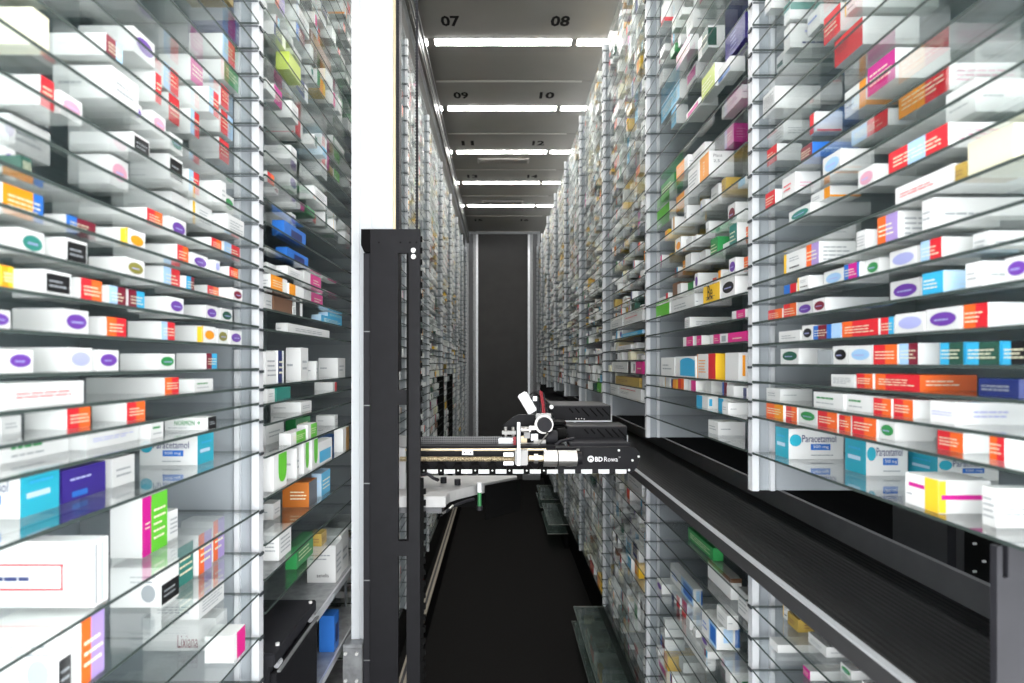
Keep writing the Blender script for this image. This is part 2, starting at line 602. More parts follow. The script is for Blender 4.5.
# ------------------------------------------------------------------ conveyor, right
t = thing('conveyor', 'long black belt conveyor running along the right-hand racks', 'conveyor', (0.75, 4, EYE - 0.5))
MB().box(0.592, 0.90, 0.74, 9.58, EYE - 0.495, EYE - 0.47).obj('belt', 'belt', t)
MB().box(0.574, 0.5915, 0.74, 9.58, EYE - 0.475, EYE - 0.452).obj('edge_rail', 'alu', t, 0.002)
MB().prism([(0.5735, 0.74, EYE - 0.455), (0.5735, 0.74, EYE - 0.485), (0.580, 0.74, EYE - 0.493), (0.5915, 0.74, EYE - 0.493), (0.5915, 0.74, EYE - 0.4755), (0.5738, 0.74, EYE - 0.4755)], (0, 8.84, 0)).obj('fascia', 'fascia', t)
MB().box(0.901, 0.915, 0.74, 9.58, EYE - 0.50, EYE - 0.411).obj('back_lip', 'grey', t)
for a, b, m in ((0.74, 1.328, 'black3'), (1.33, 1.352, 'fascia'), (1.354, 1.378, 'black2'), (1.38, 1.57, 'fascia'), (1.572, 9.58, 'black3')):
    MB().box(1.03, 1.045, a, b, EYE - 0.50, EYE - 0.307).obj('cavity_panel', m, t)
for i in range(4):
    MB().cyl((1.0295, 1.27 + 0.025 * (i % 2), EYE - 0.36 - 0.03 * i), (1.024, 1.27 + 0.025 * (i % 2), EYE - 0.36 - 0.03 * i), 0.003, seg=8).obj('screw', 'screw', t)
# dark end plate of the conveyor
t = thing('end_plate', 'dark grey sheet metal end plate at the near end of the conveyor', 'panel', (0.8, 0.72, 0))
mb = MB()
mb.box(0.591, 0.5975, 0.712, 0.722, 0.0, EYE - 0.218)
mb.box(0.5975, 0.6045, 0.712, 0.722, 0.0, EYE - 0.255)
mb.box(0.6045, 1.0, 0.712, 0.722, 0.0, EYE - 0.218)
mb.obj('plate', 'black2', t)
MB().box(0.5965, 0.606, 0.7225, 0.728, EYE - 0.26, EYE - 0.219).obj('slot_backing', 'black3', t)

# glass trays low on the right, reaching into the aisle
for y0, y1, hs, lab in ((2.55, 3.95, (1.60, 1.74), 'near pair of clear glass trays low on the right reaching into the aisle'),
                        (5.95, 6.85, (1.60, 1.72), 'middle pair of clear glass trays low in the far aisle'),
                        (7.05, 7.87, (1.60, 1.72), 'farthest pair of clear glass trays low in the aisle')):
    t = thing('glass_tray', lab, 'tray', (0.55, (y0 + y1) / 2, EYE - 1.75), 'low glass trays')
    for i, h in enumerate(hs):
        mb = MB().box(0.49, 0.70, y0 + 0.1 * i, y1 + 0.1 * i, EYE - h - 0.006, EYE - h)
        mb.m = [0, 0, 1, 1, 1, 1]
        mb.obj('glass_pane', ['tray_glass', 'seam'], t)  # pale edges: light on the glass rim painted into the colour
    n = 4
    for i in range(n):
        y = y0 + 0.15 + (y1 - y0 - 0.2) * i / (n - 1)
        MB().box(0.500, 0.69, y - 0.003, y + 0.003, EYE - hs[1] + 0.0005, EYE - hs[0] - 0.0065).obj('glass_divider', 'tray_glass', t)
    MB().box(0.66, 0.70, y0 + 0.1, y1, 0.0, EYE - hs[1] - 0.0065).obj('tray_support', 'black3', t)

# ------------------------------------------------------------------ medicine cartons
WHITE = (0.90, 0.905, 0.90)
C = {k: H(v) for k, v in dict(
    purple='6b3fa0', lilac='a9aede', teal='2f7f74', green='2e8b4a', dgreen='1f5a45', olive='85803a', pink='d9a0b4', maroon='7a1f33',
    black='17181a', ltblue='9ec6ea', red='d92a35', orange='f0692a', blue='2d6fc4', cyan='37a9d6', navy='232f66', yellow='f3c431', ora='f29a1f', burnt='c2702c',
    tealb='2aa5bd', lav='a58fc9', magenta='c5188a', lime='62c233', hotpink='d92a86', violet='3a2a86', brown='7c5a44', tan='c79a5a', ochre='b0954a',
    grey='9aa0a4', cream='e9e6c8', lb='a9cdef', dgr='2b5145', ygreen='b6c85a', paleb='b7d3e6', dk='5a5f66').items()}

DS = {}
def D(name, phrase, front=None, fd=(), sd=(), base=None):
    DS[name] = dict(phrase=phrase, front=front, fd=fd, sd=sd, base=base)

TL = ('bars', 0.12, 0.2, 0.88, 0.8, 4, 'grey')
D('w', 'plain white carton', None, (('bars', 0.15, 0.3, 0.8, 0.7, 2, 'grey'),), (('bars', 0.1, 0.4, 0.5, 0.6, 1, 'grey'),))
for c, ph in (('purple', 'purple'), ('lilac', 'pale lilac'), ('teal', 'teal'), ('green', 'green'), ('dgreen', 'dark green'), ('olive', 'olive'),
              ('pink', 'pale pink'), ('maroon', 'maroon'), ('black', 'black'), ('ltblue', 'light blue')):
    D('ov:' + c, 'white carton with %s oval end' % ph, None, (('oval', 0.52, 0.52, 0.40, 0.30, c), ('bars', 0.28, 0.42, 0.76, 0.62, 1, 'lilac')))
LTR = ('bars', 0.1, 0.25, 0.9, 0.75, 3, 'cream')
D('ro', 'white carton with red and orange end', [(0.5, 'red'), (0.5, 'orange')], (LTR,))
D('or', 'white carton with orange and red end', [(0.5, 'orange'), (0.5, 'red')], (LTR,))
D('ro3', 'carton with broad red and orange end', [(0.3, 'orange'), (0.7, 'red')], (LTR,))
D('ro3o', 'long red and orange carton', [(0.25, 'orange'), (0.25, 'red'), (0.5, 'red')], (LTR,), (('bars', 0.1, 0.3, 0.7, 0.75, 2, 'cream'),), 'orange')
D('red1', 'white carton with red end', [(1, 'red')], (LTR,))
D('lbr', 'white carton with light blue and red end', [(0.45, 'lb'), (0.55, 'red')], (LTR,))
D('redlb', 'white carton with red and light blue end', [(0.55, 'red'), (0.45, 'lb')], (LTR,))
D('bm', 'white carton with blue and maroon end', [(0.35, 'blue'), (0.65, 'maroon')], (LTR,))
D('lbm', 'white carton with light blue and maroon end', [(0.5, 'lb'), (0.5, 'maroon')], (LTR,))
D('mcy', 'white carton with maroon and cyan end', [(0.5, 'maroon'), (0.5, 'cyan')], (LTR,))
D('cm', 'white carton with cyan and maroon end', [(0.6, 'cyan'), (0.4, 'maroon')], (LTR,))
D('rcy', 'white carton with red and sky blue end', [(0.6, 'red'), (0.4, 'cyan')], (LTR,))
D('mlb', 'white carton with maroon and pale blue end', [(0.6, 'maroon'), (0.4, 'lb')], (LTR,))
D('bluem', 'blue and maroon carton', [(0.3, 'blue'), (0.5, 'maroon'), (0.2, 'blue')], (LTR,), (), 'blue')
D('bdg', 'bright blue carton with dark green end', [(0.4, 'cyan'), (0.6, 'dgr')], (LTR,), (), 'cyan')
D('cbk', 'cyan and black carton', [(0.3, 'cyan'), (0.7, 'black')], (LTR,))
D('bk', 'white carton with black label end', None, (('rect', 0.08, 0.12, 0.95, 0.88, 'black'), ('bars', 0.15, 0.3, 0.8, 0.7, 2, 'grey')))
D('bkpic', 'white carton with black corner label', None, (('rect', 0.0, 0.05, 1.0, 0.55, 'black'), ('bars', 0.1, 0.2, 0.8, 0.45, 2, 'grey')), (('bars', 0.4, 0.6, 0.9, 0.85, 2, 'grey'), ('oval', 0.75, 0.35, 0.14, 0.22, 'grey')))
D('bkw', 'small black and white carton', [(0.6, 'black'), (0.4, 'w')])
D('magenta', 'white carton with magenta end', [(1, 'magenta')], (LTR,))
D('green', 'white carton with green end', [(1, 'green')], (LTR,))
D('navy', 'navy blue carton', [(1, 'navy')], (('bars', 0.1, 0.3, 0.8, 0.7, 2, 'grey'),), (), 'navy')
D('navyw', 'white carton with navy end', [(0.7, 'navy'), (0.3, 'w')], (LTR,))
D('cream', 'large pale cream carton', None, (), (), 'cream')
D('yel', 'yellow and orange carton', [(0.6, 'ora'), (0.4, 'yellow')], (LTR,), (), 'yellow')
D('yor', 'orange and yellow carton', [(0.5, 'orange'), (0.5, 'ora')], (LTR,))
D('yellow', 'yellow carton', [(1, 'yellow')], (('text', 'Be', 0.45, 0.6, 0.3, 0.8, 'black'), ('bars', 0.2, 0.15, 0.8, 0.4, 2, 'dk')))
D('yov', 'white carton with yellow edge and orange oval', [(0.1, 'yellow'), (0.9, 'w')], (('oval', 0.56, 0.5, 0.34, 0.26, 'ora'),), (('rect', 0.93, 0.05, 1.0, 0.95, 'yellow'),))
D('yedge', 'white carton edged in yellow', [(0.12, 'yellow'), (0.88, 'w')], (('bars', 0.3, 0.2, 0.9, 0.4, 1, 'black'), ('bars', 0.3, 0.55, 0.8, 0.8, 2, 'grey')))
D('orblue', 'orange carton with blue end stripe', [(0.74, 'ora'), (0.26, 'blue')], (LTR,))
D('txt', 'white carton with small grey print', None, (TL,), (('bars', 0.15, 0.3, 0.8, 0.7, 3, 'grey'),))
D('txtbig', 'large white carton with rows of small print', None, (('bars', 0.1, 0.15, 0.9, 0.85, 9, 'dk'),))
D('txtred', 'white carton with faint red print', None, (('bars', 0.15, 0.3, 0.85, 0.7, 2, 'red'),), (('bars', 0.15, 0.3, 0.7, 0.6, 2, 'pink'),))
D('gtxt', 'white carton with green lettering', None, (('bars', 0.12, 0.5, 0.7, 0.85, 1, 'green'), ('bars', 0.12, 0.2, 0.8, 0.4, 1, 'grey')), (('bars', 0.3, 0.4, 0.8, 0.7, 1, 'green'),))
D('btxt', 'white carton with blue lettering', None, (('bars', 0.1, 0.35, 0.9, 0.6, 2, 'lilac'),), (('bars', 0.2, 0.3, 0.6, 0.7, 2, 'lilac'),))
D('bluetxt', 'white carton with blue heading', None, (('bars', 0.1, 0.5, 0.9, 0.8, 1, 'blue'),), (('bars', 0.25, 0.12, 0.95, 0.35, 1, 'navy'), ('bars', 0.3, 0.6, 0.6, 0.8, 1, 'lilac')))
D('redtxt', 'white carton with red lettering', None, (('bars', 0.1, 0.35, 0.8, 0.65, 2, 'red'),), (('bars', 0.1, 0.3, 0.8, 0.7, 2, 'red'),))
D('redtxt3', 'white carton with a red heading line', None, (('bars', 0.1, 0.65, 0.8, 0.85, 1, 'red'), ('bars', 0.1, 0.25, 0.6, 0.5, 2, 'grey')))
D('redtxt2', 'red and light blue printed carton', [(0.35, 'red'), (0.3, 'lb'), (0.35, 'red')], (LTR,), (('bars', 0.1, 0.3, 0.9, 0.8, 3, 'pink'),))
D('redface', 'deep red carton', [(1, 'red')], (('bars', 0.1, 0.4, 0.6, 0.8, 4, 'maroon'),))
D('redlow', 'white carton with red bands', [(0.7, 'red'), (0.3, 'w')], (), (('rect', 0.05, 0.03, 0.95, 0.12, 'red'),))
D('redw', 'white carton with red tip', [(0.5, 'w'), (0.5, 'red')])
D('wred', 'white carton with a red base stripe', None, (('rect', 0, 0, 1, 0.25, 'red'),), (('rect', 0, 0, 1, 0.2, 'red'),))
D('redline', 'white carton with a red line', None, (), (('rect', 0.2, 0.45, 0.9, 0.6, 'red'),))
D('redpale', 'carton with faded red end', [(1, 'pink')], (LTR,))
D('mblue', 'blue carton with maroon end', [(1, 'maroon')], (LTR,), (('bars', 0.2, 0.3, 0.8, 0.7, 2, 'lb'),), 'blue')
D('orw', 'white carton with orange stripe', [(0.7, 'w'), (0.3, 'ora')], (('bars', 0.1, 0.3, 0.5, 0.7, 2, 'grey'),), (('rect', 0, 0, 1, 0.18, 'ora'),))
D('orw2', 'white carton with orange band', [(0.4, 'ora'), (0.6, 'w')])
D('mag', 'carton with magenta printed end', [(1, 'magenta')], (LTR,))
D('orred', 'orange and red printed carton', [(0.55, 'ora'), (0.45, 'red')], (('bars', 0.08, 0.25, 0.92, 0.8, 3, 'cream'),), (('bars', 0.1, 0.3, 0.9, 0.8, 3, 'pink'),))
D('ochre', 'ochre brown carton', [(1, 'ochre')], (('bars', 0.1, 0.3, 0.8, 0.7, 2, 'brown'),), (('bars', 0.1, 0.3, 0.8, 0.7, 2, 'brown'),), 'ochre')
D('orlav', 'white carton with orange and lavender end', [(0.42, 'orange'), (0.58, 'lav')], (LTR,), (('bars', 0.1, 0.15, 0.9, 0.85, 4, 'grey'),))
D('nred', 'small blue and red carton', [(0.5, 'blue'), (0.5, 'red')])
D('bmag', 'blue and magenta carton', [(0.3, 'blue'), (0.55, 'magenta'), (0.15, 'blue')], (LTR,))
D('cyan', 'pale carton with cyan end', [(1, 'cyan')], (LTR,), (('bars', 0.1, 0.2, 0.8, 0.8, 3, 'lb'),), 'paleb')
D('cyanw', 'white carton with cyan panel', [(1, 'w')], (('rect', 0.1, 0.1, 0.9, 0.6, 'cyan'),))
D('cyan2', 'tall carton with blue rounded panel', [(1, 'w')], (('rect', 0.25, 0.04, 0.98, 0.8, 'cyan'), ('oval', 0.6, 0.75, 0.34, 0.18, 'cyan')))
D('cyanpale', 'pale blue and white carton', [(0.5, 'cyan'), (0.5, 'w')], (), (('rect', 0.1, 0.2, 0.4, 0.8, 'cyan'),))
D('grey', 'grey carton', [(1, 'grey')], (), (), 'grey')
D('ltblue', 'light blue carton', [(1, 'lb')], (), (), 'lb')
D('dkgreen', 'dark green grey carton', [(1, 'dgr')], (LTR,), (), 'dgr')
D('purple', 'dark violet carton', [(1, 'violet')], (('bars', 0.15, 0.6, 0.7, 0.8, 1, 'lilac'), ('rect', 0.2, 0.1, 0.55, 0.28, 'blue')), (), 'violet')
D('purpledk', 'deep purple carton', [(1, 'violet')], (('bars', 0.3, 0.2, 0.6, 0.9, 4, 'lilac'),), (), 'violet')
D('para', 'white and teal paracetamol carton', [(1, 'tealb')], (('rect', 0.15, 0.38, 0.75, 0.5, 'paleb'), ('bars', 0.2, 0.65, 0.8, 0.85, 1, 'cyan')),
  (('text', 'Paracetamol', 0.55, 0.68, 0.62, 0.24, 'navy'), ('rect', 0.40, 0.30, 0.76, 0.50, 'blue'), ('text', '500 mg', 0.58, 0.40, 0.28, 0.12, 'w'), ('oval', 0.12, 0.62, 0.11, 0.20, 'tealb'), ('bars', 0.4, 0.10, 0.8, 0.2, 1, 'grey')))
D('normon', 'white carton with green lettering and black end', [(0.25, 'w'), (0.75, 'black')], (('bars', 0.35, 0.35, 0.85, 0.7, 2, 'grey'),), (('text', 'NORMON', 0.5, 0.6, 0.5, 0.4, 'green'), ('text', '+', 0.86, 0.6, 0.08, 0.4, 'green'), ('bars', 0.1, 0.15, 0.7, 0.3, 1, 'grey')))
D('biglabel', 'big white carton with orange-ruled label', None, (('rect', 0.05, 0.05, 0.2, 0.95, 'grey'), ('rect', 0.45, 0.05, 0.6, 0.95, 'lb')), (('rect', 0.0, 0.63, 0.74, 0.66, 'red'), ('rect', 0.0, 0.26, 0.74, 0.29, 'red'), ('rect', 0.72, 0.29, 0.735, 0.63, 'red'), ('bars', 0.1, 0.38, 0.55, 0.55, 1, 'navy')))
D('maggreen', 'tall white carton with magenta and green end', [(0.35, 'magenta'), (0.65, 'lime')], (('bars', 0.42, 0.2, 0.9, 0.8, 5, 'cream'), ('bars', 0.08, 0.45, 0.28, 0.6, 2, 'cream')))
D('teal', 'white carton with teal end', [(1, 'teal')], (LTR,))
D('teal2', 'carton with teal top stripe', [(1, 'w')], (('rect', 0, 0.6, 1, 1, 'teal'),), (('rect', 0, 0.5, 1, 0.9, 'teal'),))
D('tealf', 'small teal carton', [(1, 'teal')], (), (), 'teal')
D('gbar', 'white carton with a dark green bar', None, (('rect', 0.1, 0.2, 0.9, 0.5, 'dgr'),), (('rect', 0.2, 0.2, 0.95, 0.5, 'dgr'),))
D('lix', 'white carton with crimson lettering', [(0.6, 'w'), (0.4, 'w')], (('bars', 0.2, 0.3, 0.8, 0.6, 3, 'magenta'),), (('text', 'Lixiana', 0.62, 0.3, 0.28, 0.4, 'maroon'),))
D('pink', 'white carton with hot pink end', [(0.3, 'w'), (0.7, 'hotpink')])
D('pinkf', 'hot pink carton', [(0.35, 'w'), (0.65, 'hotpink')], (('bars', 0.5, 0.3, 0.9, 0.7, 2, 'cream'),))
D('magf', 'magenta carton', [(0.3, 'w'), (0.7, 'hotpink')], (('rect', 0.05, 0.2, 0.22, 0.8, 'grey'), ('bars', 0.5, 0.3, 0.9, 0.6, 1, 'cream')), (), 'hotpink')
D('magw', 'white carton with magenta label', None, (('rect', 0.1, 0.3, 0.9, 0.85, 'magenta'),))
D('pinkpurp', 'magenta and purple carton', [(0.3, 'lav'), (0.7, 'magenta')], (LTR,), (('bars', 0.2, 0.2, 0.8, 0.8, 4, 'pink'),), 'magenta')
D('blue', 'blue carton', [(1, 'blue')], (('rect', 0.3, 0.2, 0.8, 0.7, 'navy'),), (), 'blue')
D('bluef', 'carton with blue end', [(1, 'cyan')], (LTR,))
D('bluew', 'white carton with a blue strip', None, (('rect', 0, 0.1, 1, 0.4, 'blue'),))
D('bluew2', 'pale carton with blue label', [(0.5, 'w'), (0.5, 'lb')], (('rect', 0.6, 0.15, 0.95, 0.85, 'blue'), ('bars', 0.1, 0.3, 0.4, 0.7, 2, 'blue')), (('rect', 0.3, 0.3, 0.7, 0.9, 'lb'), ('rect', 0.8, 0.1, 1, 0.9, 'blue')))
D('brown', 'brown carton', [(1, 'brown')], (), (), 'brown')
D('brownw', 'white carton with brown top stripe', None, (('rect', 0, 0.8, 1, 1, 'brown'),), (('rect', 0, 0.8, 1, 1, 'brown'),))
D('tan', 'white carton with tan end', [(0.5, 'w'), (0.5, 'tan')])
D('orange2', 'orange and white carton', [(0.7, 'ora'), (0.3, 'w')], (LTR,), (('bars', 0.15, 0.3, 0.8, 0.7, 2, 'grey'),))
D('orange3', 'orange carton with dark end', [(0.6, 'dk'), (0.4, 'dk')], (), (('bars', 0.3, 0.3, 0.9, 0.7, 3, 'cream'),), 'burnt')
D('orangetxt', 'white carton with broad orange end', [(1, 'ora')], (('bars', 0.4, 0.2, 0.6, 0.8, 5, 'cream'),), (('text', 'Plant', 0.35, 0.82, 0.35, 0.12, 'dk'), ('text', '2,5', 0.3, 0.6, 0.25, 0.12, 'dk')))
D('lime', 'white and lime green carton', [(0.35, 'w'), (0.65, 'lime')], (LTR,))
D('limew', 'tall white carton with lime green curve', [(1, 'w')], (('rect', 0.35, 0.45, 0.98, 0.98, 'lime'), ('oval', 0.66, 0.45, 0.31, 0.3, 'lime')))
D('limef', 'white carton with yellow-green end', [(1, 'ygreen')], (LTR,))
D('lime3', 'carton with bright lime end', [(1, 'lime')], (('rect', 0.1, 0.1, 0.4, 0.2, 'w'),))
D('ygreen', 'yellow-green carton', [(1, 'ygreen')], (), (), 'ygreen')
D('gbox', 'white carton framed in green', None, (('rect', 0.02, 0.05, 0.98, 0.95, 'green'), ('rect2', 0.08, 0.15, 0.92, 0.85, 'w')))
D('greenf', 'green carton', [(1, 'green')], (LTR,), (), 'green')
D('blackgreen', 'white carton with black and green panel', [(0.4, 'w'), (0.6, 'dgr')], (LTR,), (('rect', 0.0, 0.1, 0.5, 0.9, 'dgr'),))
D('aen', 'large white carton with small black lettering', None, (TL,), (('text', 'aenelis', 0.55, 0.2, 0.42, 0.1, 'black'), ('bars', 0.1, 0.6, 0.8, 0.8, 2, 'grey')))
D('redyel', 'white, red and yellow carton', [(0.62, 'w'), (0.38, 'red')], (('bars', 0.1, 0.2, 0.5, 0.8, 5, 'ora'), ('rect', 0.0, 0, 0.04, 1, 'ora')), (), 'yellow')
D('worange', 'tall white carton with orange stripe', None, (), (('rect', 0.35, 0.15, 0.6, 0.9, 'ora'),))
D('yelpur', 'white carton with yellow corner and purple stripe', [(0.6, 'w'), (0.4, 'yellow')], (('rect', 0.12, 0.6, 0.6, 0.72, 'magenta'), ('bars', 0.08, 0.3, 0.25, 0.45, 1, 'grey')), (('rect', 0.0, 0.02, 0.14, 0.98, 'yellow'), ('rect', 0.05, 0.42, 1.0, 0.56, 'magenta')))

class Card:
    """collects cartons: vertices, faces and a print colour for every face"""
    def __init__(s):
        s.v, s.f, s.c = [], [], []

    def quad(s, pts, c):
        n = len(s.v)
        s.v += pts
        s.f.append(tuple(range(n, n + len(pts))))
        s.c.append(c)

    def build(s, name):
        me = bpy.data.meshes.new(name)
        me.from_pydata(s.v, [], s.f)
        me.materials.append(M['card'])
        a = me.color_attributes.new('print', 'FLOAT_COLOR', 'CORNER')
        buf = []
        for f, c in zip(s.f, s.c):
            l = lin(c)
            buf += [l[0], l[1], l[2], 1.0] * len(f)
        a.data.foreach_set('color', buf)
        me.update()
        return me

def colr(c):
    return WHITE if c in ('w', None) else C[c]

def carton(cd, s, x0, y0, z0, w, d, h, design, r, fine=True):
    """s=-1: front looks to +x (left rack); s=+1: front looks to -x.  x0 = front plane, y0 near side, z0 base"""
    ds = DS[design]
    base = colr(ds['base'])
    jit = 1 - 0.06 * r.random()
    base = tuple(v * jit for v in base)
    xb = x0 + s * d
    y1, z1 = y0 + w, z0 + h
    def q(pts, c):
        cd.quad(pts, c)
    # outward-wound faces
    def face(a, b, c_, d_, colr_):
        q([a, b, c_, d_] if s > 0 else [d_, c_, b, a], colr_)
    face((x0, y0, z1), (xb, y0, z1), (xb, y1, z1), (x0, y1, z1), base)          # top
    face((x0, y1, z0), (xb, y1, z0), (xb, y0, z0), (x0, y0, z0), base)          # bottom
    face((xb, y0, z0), (xb, y1, z0), (xb, y1, z1), (xb, y0, z1), base)          # back
    face((x0, y1, z0), (x0, y1, z1), (xb, y1, z1), (xb, y1, z0), base)          # far side
    face((x0, y0, z0), (xb, y0, z0), (xb, y0, z1), (x0, y0, z1), base)          # near side
    # front, u runs left to right for somebody who looks at it
    def fp(u, v, e=0.0):
        y = y0 + u * w if s < 0 else y1 - u * w
        return (x0 - s * e, y, z0 + v * h)
    def sp(u, v, e=0.0):
        x = (xb + (x0 - xb) * u) if s < 0 else (x0 + (xb - x0) * u)
        return (x, y0 - e, z0 + v * h)
    u = 0.0
    for fr, c in (ds['front'] or [(1, None)]):
        cc = base if c in (None,) else colr(c)
        q([fp(u, 0), fp(u + fr, 0), fp(u + fr, 1), fp(u, 1)], cc)
        u += fr
    def decor(lst, P, W_):
        e = 0.0002
        for dd in lst:
            k = dd[0]
            e += 0.0003
            if k in ('rect', 'rect2'):
                e2 = e if k == 'rect' else e + 0.0004
                _, a, b, c2, d2, cc = dd
                q([P(a, b, e2), P(c2, b, e2), P(c2, d2, e2), P(a, d2, e2)], colr(cc))
            elif k == 'oval':
                _, cu, cv, ru, rv, cc = dd
                n = 14 if fine else 8
                q([P(cu + ru * math.cos(6.2832 * i / n), cv + rv * math.sin(6.2832 * i / n), e) for i in range(n)], colr(cc))
            elif k == 'bars' and fine:
                _, a, b, c2, d2, n, cc = dd
                st = (d2 - b) / n
                for i in range(n):
                    uu = a
                    v0 = b + st * i + st * 0.18
                    v1 = v0 + st * 0.33
                    end = c2 - (c2 - a) * 0.35 * r.random()
                    while uu < end:
                        ln = (c2 - a) * (0.10 + 0.16 * r.random())
                        q([P(uu, v0, e + .0008), P(min(uu + ln, c2), v0, e + .0008), P(min(uu + ln, c2), v1, e + .0008), P(uu, v1, e + .0008)], colr(cc))
                        uu += ln + (c2 - a) * 0.03
            elif k == 'text' and fine:
                _, tx, cu, cv, wu, hv, cc = dd
                vs, fs, tw, th = text_geo(tx)
                n = len(cd.v)
                for x, y in vs:
                    cd.v.append(P(cu + x / tw * wu, cv + y / th * hv, e + 0.0012))
                for f in fs:
                    cd.f.append(tuple(n + i for i in f))
                    cd.c.append(colr(cc))
    decor(ds['fd'], fp, w)
    decor(ds['sd'], sp, d)

ZOOM = dict(A=(0, 0, 2.969), B=(0, 200, 2.969), C=(0, 420, 2.596), D=(220, 0, 2.969), E=(220, 220, 2.969), F=(220, 440, 2.8115),
            R=(740, 0, 2.968), S=(740, 200, 2.968), T=(740, 400, 2.412), U=(560, 0, 2.968), V=(560, 220, 2.968), X=(560, 440, 2.809))
